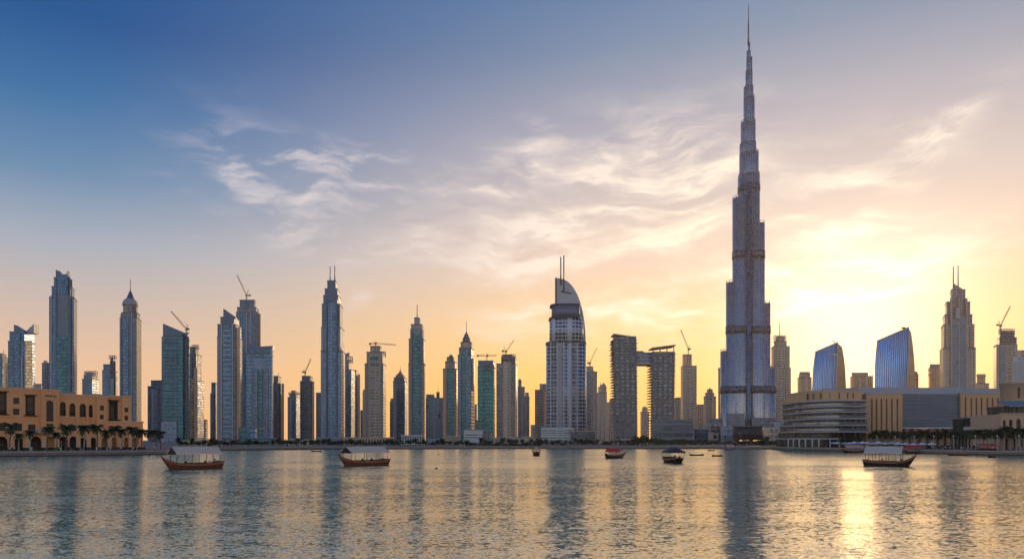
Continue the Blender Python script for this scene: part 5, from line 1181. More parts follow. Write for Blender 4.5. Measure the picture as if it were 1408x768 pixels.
    low('glass and concrete apartment block tight against the black drum', 680, 991, 1010, 586, 'pale', 24, [('block', 'front_block', 992, 1008, 598, 610, 'slate', -4, 5)], 'apartment_block')
    low('beige gridded apartment block right of the black drum entrance', 660, 1049, 1079, 588, 'beige', 24, [('block', 'front_block', 1050, 1062, 592, 610, 'sand', -4, 5), ('block', 'upper_block', 1064, 1076, 579, 588, 'pale', 5, 12)], 'apartment_block')
    low('grey apartment block left of the curved mall terraces', 720, 1076, 1096, 586, 'grey', 24, [('block', 'upper_block', 1080, 1092, 580, 586, 'slate', 4, 12)], 'apartment_block')
    # black drum
    D = 560; root = thing('drum_pavilion', 'black drum shaped entrance pavilion with a lit band at the foot of the tallest spire', 'pavilion', (X(1028.5, D), D+14, LAND))
    mb = MB(root.location); mb.prism(ellipse(1009, 1047.5, D+11, 11, 40, .8), Z(605.2, D), Z(586, D), M['drumwall'], M['roofdeck'], bottom=True, smooth=True); mb.build('drum', root)
    mb = MB(root.location); mb.prism(ellipse(1008.4, 1048.1, D+11, 11.4, 40, .8), Z(586, D)+.01, Z(584.6, D), M['concdark'], M['roofdeck'], bottom=True, smooth=True); mb.build('roof_rim', root)
    mb = MB(root.location); mb.prism(ellipse(1012, 1045, D+11, 9.5, 40, .8), LAND, Z(605.2, D)-.02, M['terraceglass'], M['roofdeck'], smooth=True); mb.build('glass_base', root)
    mb = MB(root.location); mb.box(X(1016.5, D), X(1044.5, D), D-1.3, D-.9, Z(605.9, D), Z(604.5, D), M['litstrip']); mb.build('lit_band', root)
    mb = MB(root.location); mb.box(X(1015, D), X(1047, D), D-1.2, D+2, Z(604.4, D), Z(603.8, D), M['concdark']); mb.build('canopy', root)
M['drumwall'] = facade('black drum panels', (.05, .055, .065), (.035, .035, .04), 1.2, 2.0, .2, .1, metal=.5, rough=.3, var=.2, blind=0)
lows()

# ------------------------------------------------------------------ people
def person_mesh(name, seated=False, shirt='cloth_white', legs='cloth_dark', robe=False, seed=0):
    """one continuous figure grown from a jointed skeleton"""
    rnd = random.Random(seed)
    if seated:
        J = {'pelvis': (0, 0, .52, .13), 'chest': (0, .03, .95, .15), 'neck': (0, .01, 1.12, .06), 'head0': (0, -.01, 1.2, .085), 'head1': (0, -.01, 1.33, .095),
             'sl': (-.19, .02, 1.03, .065), 'el': (-.25, -.06, .78, .048), 'wl': (-.16, -.27, .64, .036), 'hl': (-.13, -.34, .62, .04), 'sr': (.19, .02, 1.03, .065), 'er': (.25, -.06, .78, .048), 'wr': (.16, -.27, .64, .036), 'hr': (.13, -.34, .62, .04),
             'tl': (-.1, -.02, .5, .09), 'kl': (-.13, -.43, .5, .065), 'al': (-.13, -.46, .08, .045), 'fl': (-.13, -.6, .04, .04), 'tr': (.1, -.02, .5, .09), 'kr': (.13, -.43, .5, .065), 'ar': (.13, -.46, .08, .045), 'fr': (.13, -.6, .04, .04)}
    else:
        st = .1+.08*rnd.random(); sw = .06
        J = {'pelvis': (0, 0, .95, .13), 'chest': (0, .01, 1.3, .155), 'neck': (0, 0, 1.48, .06), 'head0': (0, -.015, 1.55, .085), 'head1': (0, -.015, 1.68, .098),
             'sl': (-.2, .01, 1.4, .065), 'el': (-.26, .02, 1.13, .05), 'wl': (-.25, -.08, .9, .036), 'hl': (-.25, -.1, .8, .042), 'sr': (.2, .01, 1.4, .065), 'er': (.26, .03, 1.13, .05), 'wr': (.25, -.03, .9, .036), 'hr': (.25, -.05, .8, .042),
             'tl': (-.1, 0, .88, .1), 'kl': (-.11, -st, .48, .07), 'al': (-.11, -st*.4, .07, .048), 'fl': (-.11, -st*.4-.14, .04, .04), 'tr': (.1, 0, .88, .1), 'kr': (.11, st*.2, .48, .07), 'ar': (.11, st*.9, .07, .048), 'fr': (.11, st*.9-.14, .04, .04)}
    E_ = [('pelvis', 'chest'), ('chest', 'neck'), ('neck', 'head0'), ('head0', 'head1'), ('chest', 'sl'), ('sl', 'el'), ('el', 'wl'), ('wl', 'hl'), ('chest', 'sr'), ('sr', 'er'), ('er', 'wr'), ('wr', 'hr'),
          ('pelvis', 'tl'), ('tl', 'kl'), ('kl', 'al'), ('al', 'fl'), ('pelvis', 'tr'), ('tr', 'kr'), ('kr', 'ar'), ('ar', 'fr')]
    ks = list(J); me = bpy.data.meshes.new('skeleton'); me.from_pydata([J[k][:3] for k in ks], [(ks.index(a), ks.index(b)) for a, b in E_], [])
    o = bpy.data.objects.new('skeleton', me); C.objects.link(o)
    md = o.modifiers.new('skin', 'SKIN'); sv = me.skin_vertices[0].data
    for i, k in enumerate(ks): sv[i].radius = (J[k][3]*(1.12 if k in ('chest', 'pelvis') else 1), J[k][3]*(.85 if k in ('chest', 'pelvis') else 1)); sv[i].use_root = (i == 0)
    o.modifiers.new('sub', 'SUBSURF').levels = 1
    dg = bpy.context.evaluated_depsgraph_get(); out = bpy.data.meshes.new_from_object(o.evaluated_get(dg)); bpy.data.objects.remove(o)
    out.name = name; out.materials.clear()
    for k in ('skin', shirt, legs, 'hair'): out.materials.append(M[k])
    top, neck, hip = (1.42, 1.12, .58) if seated else (1.77, 1.47, .93)
    for p in out.polygons:
        c = p.center; p.use_smooth = True
        if c.z > neck: p.material_index = 3 if (c.z > top-.14 or (c.y > .03 and c.z > neck+.12)) else 0
        elif abs(c.x) > .2 and c.z < (.72 if seated else .88): p.material_index = 0
        elif (seated and (c.y < -.16 or c.z < .5)) or (not seated and c.z < hip): p.material_index = 1 if robe else 2
        else: p.material_index = 1
    return out
for nm, c in (('skin', (.34, .2, .13)), ('hair', (.02, .015, .012)), ('cloth_white', (.62, .6, .57)), ('cloth_dark', (.03, .032, .045)), ('cloth_red', (.4, .05, .05)), ('cloth_blue', (.08, .14, .3)), ('cloth_beige', (.4, .32, .24)), ('cloth_black', (.015, .015, .018))):
    M[nm] = plain(nm.replace('_', ' '), c, .85, 0, .08)
PV = {'white': person_mesh('person_white', False, 'cloth_white', 'cloth_dark', seed=1), 'robe': person_mesh('person_robe', False, 'cloth_white', 'cloth_white', True, 2), 'dark': person_mesh('person_dark', False, 'cloth_black', 'cloth_black', True, 3),
      'red': person_mesh('person_red', False, 'cloth_red', 'cloth_blue', seed=4), 'blue': person_mesh('person_blue', False, 'cloth_blue', 'cloth_beige', seed=5), 'beige': person_mesh('person_beige', False, 'cloth_beige', 'cloth_dark', seed=6)}
PS = {'white': person_mesh('seated_white', True, 'cloth_white', 'cloth_dark'), 'red': person_mesh('seated_red', True, 'cloth_red', 'cloth_dark'), 'dark': person_mesh('seated_dark', True, 'cloth_black', 'cloth_dark')}
def person(me, loc, rz, label, group=None, sc=1.0):
    o = bpy.data.objects.new('person', me); C.objects.link(o); o.location = loc; o.rotation_euler = (0, 0, rz); o.scale = (sc,)*3
    return tag(o, label, 'person', group)

# ------------------------------------------------------------------ boats
M['hullwood'] = plain('varnished red brown hull', (.19, .055, .028), .5, 0, .25, 1.5, .2)
M['hulldark'] = plain('tarred dark hull', (.03, .018, .014), .6, 0, .25, 1.5, .08)
M['strake'] = plain('light rubbing strake', (.36, .19, .10), .55)
M['deckwood'] = plain('worn deck boards', (.22, .13, .08), .8)
M['canvas'] = plain('off white canvas roof', (.80, .60, .43), .85, 0, .1, .5)
M['canvasgrey'] = plain('pale grey canvas roof', (.64, .55, .46), .85, 0, .1, .5)
M['canvasred'] = plain('red canvas roof', (.55, .06, .05), .85, 0, .1, .5)
M['canvaspink'] = plain('faded red and white canvas', (.62, .33, .28), .85, 0, .3, 1.2)
M['canvasnavy'] = plain('dark blue canvas roof', (.03, .04, .07), .8, 0, .1, .5)
def boat(label, loc, rz, L=12.0, B=3.9, hull='hullwood', roof='canvas', gable='hulldark', lower='hullwood', rl=.74, eave=3.1, ridge=4.3, bow=2.1, posts=4, rx=None, overhang=.0, benches=True, ends=False, group=None, cat='boat', name='abra_boat'):
    """open wooden ferry; bow towards local +x"""
    root = thing(name, label, cat, (loc[0], loc[1], 0), group, rz); o0 = root.location
    ns = 26
    def sec(t):     # t -1 stern .. 1 bow
        w = B/2*(1-max(0, t)**3.2)**.75*(1-.22*max(0, -t)**2.5); w = max(w, .05)
        sh = 1.0+(bow-1.0)*max(0, t)**3.0+.45*max(0, -t)**3; kz = -.5+.55*max(0, (t-.72)/.28)**2
        x = L/2*t*(1 if t < 0 else 1)
        return x, w, sh, kz
    def ring(t):
        x, w, sh, kz = sec(t); out = []; rake = 1.15*max(0, t)**4
        for k in range(-6, 7):
            f = k/6; a = abs(f); yy = math.copysign(w*(a**.55), f) if f else 0; zz = kz+(sh-kz)*a**2.0
            out.append((x-rake*(1-(zz-kz)/(sh-kz)) if t > 0 else x+.35*max(0, -t)**6*(1-(zz-kz)/(sh-kz)), yy, zz))
        return out
    class LB(MB):
        def poly(s, pts, uvs, m, smooth=False):
            super().poly([Vector(p)+o0 for p in pts], uvs, m, smooth)
    h = LB(o0); R_ = [ring(-1+2*i/ns) for i in range(ns+1)]
    for a, b in zip(R_, R_[1:]):
        for k in range(12):
            up = (k in (0, 1, 10, 11))
            h.poly([a[k], a[k+1], b[k+1], b[k]], [(0, 0)]*4, M[hull if up else lower], True)
            p = [a[k], b[k], b[k+1], a[k+1]]; q = [(v[0], v[1]*.94, v[2]+(.03 if v[2] < .9 else -.0)) for v in p]
            h.poly(q, [(0, 0)]*4, M['deckwood'], True)
    h.poly(list(reversed(R_[0])), [(0, 0)]*13, M[hull]); ho = h.build('hull', root, loc=(0, 0, 0), weld=False)
    for s in (0, 12):
        g = LB(o0); ss = LB(o0)
        for a, b in zip(R_, R_[1:]):
            g.beam(a[s], b[s], .13, .12, M['strake']);
            k1 = s+(1 if s == 0 else -1); la = Vector(a[s])*.45+Vector(a[k1])*.55; lb = Vector(b[s])*.45+Vector(b[k1])*.55
            sg = -.04 if s == 0 else .04
            ss.beam(la+Vector((0, sg, 0)), lb+Vector((0, sg, 0)), .09, .12, M['strake'])
        g.build('gunwale', root, loc=(0, 0, 0)); ss.build('rubbing_strake', root, loc=(0, 0, 0))
    g = LB(o0); t = R_[-1]; g.beam((t[0][0]-.1, 0, t[0][2]-.55), (t[0][0]+.25, 0, t[0][2]+.28), .2, .24, M[hull]); g.beam((R_[-1][6][0]-.1, 0, R_[-1][6][2]), (t[0][0]-.02, 0, t[0][2]-.4), .16, .2, M[hull]); g.build('stem_post', root, loc=(0, 0, 0))
    d = LB(o0)
    for i in range(2, ns-2):
        a, b = sec(-1+2*i/ns), sec(-1+2*(i+1)/ns); d.poly([(a[0], -a[1]*.8, .42), (b[0], -b[1]*.8, .42), (b[0], b[1]*.8, .42), (a[0], a[1]*.8, .42)], [(0, 0)]*4, M['deckwood'])
    d.build('deck', root, loc=(0, 0, 0))
    # canopy
    xc = -L*.03 if rx is None else rx; x0, x1 = xc-L*rl/2, xc+L*rl/2; hw = B/2+.2
    c = LB(o0); nseg = 6
    def saddle(x): return .05*math.cos((x-xc)/(L*rl/2)*PI)
    for i in range(nseg):
        xa, xb = x0+(x1-x0)*i/nseg, x0+(x1-x0)*(i+1)/nseg
        for s in (1, -1):
            A = [(xa, s*hw, eave+saddle(xa)), (xb, s*hw, eave+saddle(xb)), (xb, 0, ridge+saddle(xb)), (xa, 0, ridge+saddle(xa))]
            mid = [(v[0], v[1]*.5+s*hw*.0, v[2]) for v in A]
            A2 = A if s < 0 else A[::-1]
            c.poly(A2, [(0, 0)]*4, M[roof]); c.poly([(v[0], v[1], v[2]-.07) for v in reversed(A2)], [(0, 0)]*4, M[gable])
            c.poly([A[0], A[1], (A[1][0], A[1][1], A[1][2]-.22), (A[0][0], A[0][1], A[0][2]-.22)], [(0, 0)]*4, M[roof]); 
    c.build('canopy', root, loc=(0, 0, 0))
    for xe, sx in ((x0, -1), (x1, 1)):
        g = LB(o0); g.poly([(xe+sx*.02, -hw, eave-.25), (xe+sx*.02, hw, eave-.25), (xe+sx*.02, hw, eave+.0), (xe+sx*.02, 0, ridge-.0), (xe+sx*.02, -hw, eave)], [(0, 0)]*5, M[gable])
        g.poly([(xe-sx*.06, -hw, eave-.25), (xe-sx*.06, -hw, eave), (xe-sx*.06, 0, ridge-.06), (xe-sx*.06, hw, eave), (xe-sx*.06, hw, eave-.25)], [(0, 0)]*5, M[gable]); g.build('gable_board', root, loc=(0, 0, 0))
    r = LB(o0); r.beam((x0, 0, ridge+.06), (x1, 0, ridge+.06), .1, .1, M[roof]); r.build('ridge_pole', root, loc=(0, 0, 0))
    for i in range(posts):
        x = x0+.35+(x1-x0-.7)*i/(posts-1); tt = x/(L/2); w = sec(max(-1, min(.97, tt)))[1]*.9; sh = sec(max(-1, min(.97, tt)))[2]
        for s in (-1, 1):
            p = LB(o0); p.tube((x, s*w, sh-.5), (x+(.0), s*(hw-.12), eave+.02), .065, .055, 6, M['hulldark' if i % 2 else 'hullwood']); p.build('canopy_post', root, loc=(0, 0, 0))
    if benches:
        b = LB(o0); b.box(o0.x*0+x0+1.2, x1-1.2, -.38, .38, .43, .88, M['deckwood']); b.box(x0+1.2, x1-1.2, -.05, .05, .88, 1.25, M['hullwood']); b.build('bench', root, loc=(0, 0, 0))
        e = LB(o0); e.box(x0+.1, x0+.9, -.5, .5, .43, 1.35, M['hulldark']); e.build('engine_box', root, loc=(0, 0, 0))
    tr = LB(o0); tr.tube((-L/2+.5, 0, 1.3), (-L/2+1.6, .1, 1.9), .05, .04, 6, M['hulldark']); tr.build('tiller', root, loc=(0, 0, 0))
    return root
def aboard(b, x, y, kind, face, label, z=.42, seated=True):
    p = b.matrix_basis @ Vector((x, y, z)); return person((PS if seated else PV)[kind], p, b.rotation_euler.z+face, label)
def boats():
    D = 143
    b = boat('red brown covered boat with long off white roof, nearest the ochre hotel', (X(265.5, D), D), R(180+44), 11.2, 3.9, 'hullwood', 'canvas', 'hulldark', rl=.80, eave=3.1, ridge=4.25, bow=2.25, posts=4, rx=-.5)
    for x, y, k, f, l in ((-3.0, .55, 'white', PI, 'seated passenger in white under the off white boat roof near the stern'), (-2.1, .55, 'red', PI, 'seated passenger in red beside the passenger in white on the off white roofed boat'), (1.6, .55, 'dark', PI, 'seated passenger in black towards the bow of the off white roofed boat')):
        aboard(b, x, y, k, f, l)
    aboard(b, -4.3, -.3, 'beige', R(90), 'standing boatman in beige at the stern of the off white roofed boat', seated=False)
    D = 161
    b = boat('red brown covered boat with shorter off white roof, in open water left of centre', (X(500.5, D), D), R(180+42), 11.8, 4.0, 'hullwood', 'canvas', 'hulldark', rl=.82, eave=3.0, ridge=4.1, bow=2.2, posts=4, rx=-.4)
    for x, y, k, f, l in ((-1.6, .5, 'dark', PI, 'seated passenger in black amidships on the boat left of centre'), (-.4, .5, 'white', PI, 'seated passenger in white amidships on the boat left of centre'), (.7, .5, 'dark', PI, 'seated passenger in black nearer the bow of the boat left of centre')):
        aboard(b, x, y, k, f, l)
    D = 157
    b = boat('dark hulled covered boat with pale grey roof and upswept prow in the golden water', (X(1222, D), D), R(-36), 10.0, 3.5, 'hulldark', 'canvasgrey', 'hulldark', lower='hulldark', rl=.74, eave=3.0, ridge=4.15, bow=2.4, posts=6, rx=-.9)
    for x, y, k, f, l in ((2.4, .4, 'dark', 0, 'seated figure in black near the prow of the pale grey roofed boat'), (-1.2, -.5, 'red', 0, 'seated passenger in red amidships on the pale grey roofed boat')):
        aboard(b, x, y, k, f, l)
    D = 226
    b = boat('small dark boat with a bright red roof in the middle of the lake', (X(846, D), D), R(10), 6.3, 2.6, 'hulldark', 'canvasred', 'canvasred', lower='hulldark', rl=.62, eave=2.1, ridge=3.0, bow=1.7, posts=4, rx=-.8, benches=False)
    for x, l in ((-1.6, 'seated passenger in white at the stern under the bright red roof'), (.2, 'seated passenger in white at the front under the bright red roof')): aboard(b, x, 0, 'white', PI/2, l)
    D = 181
    b = boat('covered boat with dark navy roof seen end on, right of the red roofed boat', (X(926, D), D), R(-84), 8.5, 4.0, 'hulldark', 'canvasnavy', 'canvasnavy', lower='hulldark', rl=.6, eave=2.7, ridge=3.75, bow=1.5, posts=3, rx=0)
    aboard(b, 1.4, 0, 'dark', R(90), 'standing figure in black aboard the navy roofed boat', seated=False); aboard(b, 2.2, .9, 'white', R(90), 'seated passenger in white at the near end of the navy roofed boat')
    D = 262
    b = boat('tiny end on boat with a faded pink roof below the sail topped hotel', (X(737.5, D), D), R(-88), 6, 2.7, 'hulldark', 'canvaspink', 'canvaspink', lower='hulldark', rl=.6, eave=2.0, ridge=2.9, bow=1.3, posts=3, rx=0, benches=False)
    # moored along the right hand quay
    D = 318
    boat('moored boat with a faded pink roof beside the curved mall terraces', (X(1173, D), D), R(182), 9.6, 3.2, 'hulldark', 'canvaspink', 'hulldark', lower='hulldark', rl=.86, eave=2.4, ridge=3.3, bow=1.7, posts=5, rx=-.1, benches=False)
    D = 300
    boat('moored boat with a deep red roof behind the pale grey roofed boat', (X(1262, D), D), R(-4), 10.5, 3.2, 'hulldark', 'canvasred', 'canvasred', lower='hulldark', rl=.60, eave=2.4, ridge=3.3, bow=1.6, posts=5, rx=-1.6, benches=False)
    D = 398
    boat('distant moored boat with a red roof at the foot of the tallest spire', (X(1003.5, D), D), R(4), 5.5, 2.4, 'cloth_blue', 'canvaspink', 'canvasred', lower='hulldark', rl=.8, eave=1.9, ridge=2.8, bow=1.4, posts=4, rx=0, benches=False)
    def skiff(label, px, py, L, hull, rz=0, rower=None):
        D = CZ*F/(py-YH); root = thing('rowing_boat', label, 'boat', (X(px, D), D, 0), 'small low boats on the lake', rz)
        mb = MB(root.location); o = root.location; n = 12; rr = []
        for i in range(n+1):
            t = -1+2*i/n; w = .62*(1-abs(t)**3)**.6+.03; sh = .42+.22*abs(t)**3
            rr.append([o+Vector((L/2*t, w*math.sin(a*PI/2/3), -.2+(sh+.2)*(abs(a)/3)**2)) for a in range(-3, 4)])
        for a, b in zip(rr, rr[1:]):
            for k in range(6): mb.poly([a[k], a[k+1], b[k+1], b[k]], [(0, 0)]*4, M[hull], True); mb.poly([p*1+Vector((0, 0, .03)) for p in (a[k], b[k], b[k+1], a[k+1])], [(0, 0)]*4, M['deckwood'], True)
        mb.build('hull', root)
        for xx in (-L*.2, L*.15):
            mb = MB(o); mb.box(o.x+xx-.15, o.x+xx+.15, o.y-.55, o.y+.55, .22, .28, M['deckwood']); mb.build('thwart', root)
        if rower: person(PS['dark'], (o.x-L*.2, o.y, -.22), R(90), rower)
    skiff('low dark skiff near the left far quay under the plain dark grey shaft', 435, 620.5, 5.0, 'hulldark')
    skiff('low dark skiff left of the two skiffs before the tallest spire', 958, 626, 5.0, 'hulldark')
    skiff('smaller low dark skiff just right of the other before the tallest spire', 986, 627, 3.6, 'hulldark')
    skiff('small dark skiff with a figure close to the black drum quay', 978, 619.5, 3.4, 'hulldark', rower='seated figure in black in the skiff near the black drum')
    skiff('long low dark barge moored right of the deep red roofed boat', 1318, 626, 7.5, 'hulldark')
    skiff('tiny skiff with a lone figure near the right edge of the lake', 1364, 628.5, 2.6, 'hulldark', rower='lone seated figure in black on the tiny skiff by the right edge')
    # float buoys: small dark shapes between the left boats and the middle
    for px, py, l in ((603, 624, 'dark float buoy further out, below the broad unfinished slab'), (600, 644, 'dark float buoy nearer the camera, below the broad unfinished slab'), (453, 627, 'dark float buoy left of the shorter roofed boat')):
        D = CZ*F/(py-YH); root = thing('float_buoy', l, 'buoy', (X(px, D), D, 0)); mb = MB(root.location); o = root.location
        mb.lathe([(0, -.2), (.26, -.12), (.3, .03), (.22, .17), (.08, .22)], (o.x, o.y), M['hulldark'], 14); mb.build('float', root)
        mb = MB(root.location); mb.tube((o.x, o.y, .2), (o.x, o.y, .45), .04, .04, 6, M['steel']); mb.build('stem', root)
boats()

# ------------------------------------------------------------------ palms, trees, hedges
def leafmat(name, a, b):
    m, N, p, o = new_mat(name)
    g = N.n('ShaderNodeNewGeometry'); N.put(p.inputs['Base Color'], N.mix(g.outputs['Random Per Island'], (*a, 1), (*b, 1))); p.inputs['Roughness'].default_value = .6
    p.inputs['Specular IOR Level'].default_value = .3
    tr = N.n('ShaderNodeBsdfTranslucent'); tr.inputs[0].default_value = (a[0]*1.6, a[1]*1.6, a[2]*.8, 1); ms = N.n('ShaderNodeMixShader'); ms.inputs[0].default_value = .25
    N.nt.links.new(p.outputs[0], ms.inputs[1]); N.nt.links.new(tr.outputs[0], ms.inputs[2]); N.nt.links.new(ms.outputs[0], o.inputs['Surface'])
    return m
M['palmleaf'] = leafmat('palm leaflets', (.030, .055, .022), (.075, .095, .035))
M['leaf'] = leafmat('shrub leaves', (.022, .042, .022), (.06, .08, .032))
M['bark'] = plain('palm bark', (.16, .115, .08), .95, 0, .35, 3)
M['barkpale'] = plain('pale palm trunk', (.34, .29, .24), .95, 0, .25, 2)
def palm_proto(seed, h, spread, nf, bark):
    rnd = random.Random(seed); root = thing('palm_tree', '', 'palm', (0, 0, 0)); t = MB()
    pts = [Vector((.25*math.sin(i*.5+seed)*i/8, .2*math.cos(i*.4+seed)*i/8, h*i/8)) for i in range(9)]
    for i, (a, b) in enumerate(zip(pts, pts[1:])): t.tube(a, b, .27-.012*i, .25-.012*i, 8, M[bark], False)
    t.tube(pts[-1], pts[-1]+Vector((0, 0, .7)), .3, .12, 8, M[bark]); t.build('trunk', root)
    c = MB(); top = pts[-1]+Vector((0, 0, .35))
    for k in range(nf):
        az = 2*PI*k/nf*2.399*1.3+rnd.random()*.5; el0 = rnd.uniform(-.25, 1.35); L = spread*rnd.uniform(.8, 1.12); dirh = Vector((math.cos(az), math.sin(az), 0))
        P = []; n = 9; p = top.copy(); el = el0
        for i in range(n+1):
            P.append(p.copy()); p = p+(dirh*math.cos(el)+Vector((0, 0, 1))*math.sin(el))*L/n; el -= .19+.05*i*(.6 if el0 > .6 else .9)*.35
        side = Vector((-dirh.y, dirh.x, 0))
        for i in range(n):
            a, b = P[i], P[i+1]; w = .05
            c.poly([a+side*w, a-side*w, b-side*w*.7, b+side*w*.7], [(0, 0)]*4, M['palmleaf'])
            for j in range(3):
                q = a+(b-a)*(j/3); ll = spread*.26*math.sin(PI*min(1, (i+j/3+.9)/(n+.6)))**.7+.1
                for s in (1, -1):
                    d = (side*s*.85+(b-a).normalized()*.55+Vector((0, 0, -.42-.3*rnd.random()))).normalized()
                    w2 = (b-a).normalized()*.085
                    c.poly([q-w2, q+w2, q+d*ll], [(0, 0)]*3, M['palmleaf'])
    c.build('crown', root); return root
def tree_proto(seed, h, rx, rz, n=420, trunk=True):
    rnd = random.Random(seed); root = thing('shade_tree', '', 'tree', (0, 0, 0)); t = MB()
    t.tube((0, 0, 0), (.05, .05, h*.5), .16, .1, 7, M['bark'])
    for k in range(5):
        a = rnd.random()*6.28; t.tube((.03, .03, h*.35+.06*h*k*.5), (math.cos(a)*rx*.6, math.sin(a)*rx*.6, h*.55+rnd.random()*rz*.5), .07, .03, 5, M['bark'])
    t.build('trunk', root); c = MB(); cl = [(rnd.uniform(-.6, .6)*rx, rnd.uniform(-.6, .6)*rx, h*.62+rnd.uniform(-.5, .55)*rz, rnd.uniform(.35, .6)) for _ in range(9)]
    for i in range(n):
        cx, cy, cz, r = rnd.choice(cl); d = Vector((rnd.gauss(0, 1), rnd.gauss(0, 1), rnd.gauss(0, 1))).normalized()*rnd.random()**.4*r
        p = Vector((cx+d.x*rx, cy+d.y*rx, cz+d.z*rz)); a = Vector((rnd.gauss(0, 1), rnd.gauss(0, 1), rnd.gauss(0, 1))).normalized(); b = a.orthogonal().normalized(); s = rnd.uniform(.16, .34)
        c.poly([p-a*s-b*s*.5, p+a*s*.2-b*s*.7, p+a*s+b*s*.3, p-a*s*.2+b*s*.6], [(0, 0)]*4, M['leaf'])
    c.build('crown', root); return root
def place(proto, loc, rz, sc, label, group, used):
    o = proto if proto not in used else copy_tree(proto); used.add(proto)
    o.location = loc; o.rotation_euler = (0, 0, rz); o.scale = (sc,)*3 if not isinstance(sc, tuple) else sc
    o['label'] = label; o['group'] = group; return o
def greenery():
    rnd = random.Random(11); used = set()
    pp = [palm_proto(1, 7.6, 3.6, 30, 'bark'), palm_proto(2, 7.0, 3.3, 26, 'barkpale'), palm_proto(3, 8.2, 3.7, 32, 'bark')]
    i = 0
    for px, top, D in ((13.5, 583, 262), (41, 592, 266), (65.5, 588, 262), (91, 585, 266), (115.5, 585, 268), (133.5, 585, 272), (158.5, 587, 278), (167, 590, 290), (182, 588, 280), (195, 591, 284), (205.5, 592, 290), (214.5, 592, 288), (221, 594, 302), (26, 596, 280), (78, 595, 282), (147, 592, 290), (188.5, 592, 300)):
        p = pp[i % 3]; base = {0: 7.6, 1: 7.0, 2: 8.2}[i % 3]+2.3; H = Z(top, D)-LAND
        place(p, (X(px, D), D, LAND), rnd.random()*6.28, H/base*1.12, 'dark green palm with pale trunk in the row before the ochre hotel', 'palms before the ochre hotel', used); i += 1
    qq = [palm_proto(5, 5.6, 2.9, 34, 'barkpale'), palm_proto(6, 6.2, 3.0, 36, 'barkpale'), palm_proto(7, 5.0, 2.7, 34, 'barkpale')]; used2 = set()
    px = 1199; i = 0
    while px < 1425:
        D0 = 392 if px < 1240 else 350 if px < 1330 else 292
        D = {0: D0, 1: D0-8, 2: D0+7}[i % 3]-max(0, (px-1200))*.02; D = max(D, 284)
        top = (592 if px < 1300 else 590 if px < 1365 else 587)+rnd.uniform(-2.5, 2.5); base = {0: 5.6, 1: 6.2, 2: 5.0}[i % 3]+1.9
        place(qq[i % 3], (X(px, D), D, LAND), rnd.random()*6.28, (Z(top, D)-LAND)/base, 'dense dark palm with slim pale trunk on the promenade before the tan mall', 'promenade palms before the tan mall', used2); px += 5.2+rnd.uniform(-1, 1.4); i += 1
    tt = [tree_proto(21, 4.6, 2.3, 2.0), tree_proto(22, 3.8, 2.6, 1.6), tree_proto(23, 5.4, 2.0, 2.4)]; used3 = set()
    # shade trees along the far quay, thicker in some stretches
    px = 246
    while px < 1100:
        gap = rnd.uniform(3, 7.5)
        if 640 < px < 700: gap *= 1.5
        D = (395 if px < 330 else 445 if px < 470 else 462 if px < 1000 else 452)+rnd.uniform(0, 34)
        sc = rnd.uniform(.6, 1.1) if not (880 < px < 900 or 1046 < px < 1090) else rnd.uniform(.9, 1.25)
        k = rnd.randrange(3); place(tt[k], (X(px, D), D, LAND), rnd.random()*6.28, (sc*1.1, sc*1.1, sc), 'small dark shade tree on the far quay', 'shade trees along the far quay', used3); px += gap
    for px in (884, 888, 893, 899, 905, 872): D = 540; place(tt[1], (X(px, D), D, LAND), px, 1.9 if px < 893 else 1.4, 'broad dark tree beside the rounded dark office', 'broad trees beside the rounded office', used3)
    for i in range(14):
        px = 1088+i*8.5; D = 430+i*0; 
        if px < 1190 and px > 1150: place(tt[i % 3], (X(px, 368), 368, LAND), px, 1.1, 'small dark shade tree before the curved mall terraces', 'shade trees before the curved terraces', used3)
    # clipped hedges
    def hedge(label, px0, px1, D0, D1, h, w, seed):
        a, b = Vector((X(px0, D0), D0, LAND)), Vector((X(px1, D1), D1, LAND)); root = thing('hedge', label, 'hedge', (a+b)/2); mb = MB(root.location); r = random.Random(seed); L = (b-a).length; e = (b-a).normalized(); nn = Vector((e.y, -e.x, 0))
        for i in range(int(L*42)):
            p = a+e*r.random()*L+nn*r.uniform(-w, w)+Vector((0, 0, r.random()**.7*h)); u = Vector((r.gauss(0, 1), r.gauss(0, 1), r.gauss(0, 1))).normalized(); v = u.orthogonal().normalized(); s = r.uniform(.1, .22)
            mb.poly([p-u*s-v*s, p+u*s-v*s, p+u*s+v*s, p-u*s+v*s], [(0, 0)]*4, M['leaf'])
        mb.build('foliage', root)
        st = MB(root.location)
        for i in range(int(L/1.5)): q = a+e*(i*1.5+.7); st.tube(q, q+Vector((0, 0, h*.6)), .05, .03, 5, M['bark'], False)
        st.build('stem', root)
    hedge('long low dark hedge between the palms and the ochre arcade', -20, 200, 278, 318, .95, .6, 5)
    hedge('low dark hedge behind the promenade palms of the mall', 1196, 1400, 372, 300, 1.6, .9, 6)
    hedge('dark hedge along the far quay left of the tallest spire', 640, 745, 478, 478, 1.5, .8, 7)
    hedge('sloping dark hedge bank right of the black drum', 1046, 1096, 470, 430, 3.2, 1.6, 8)
greenery()

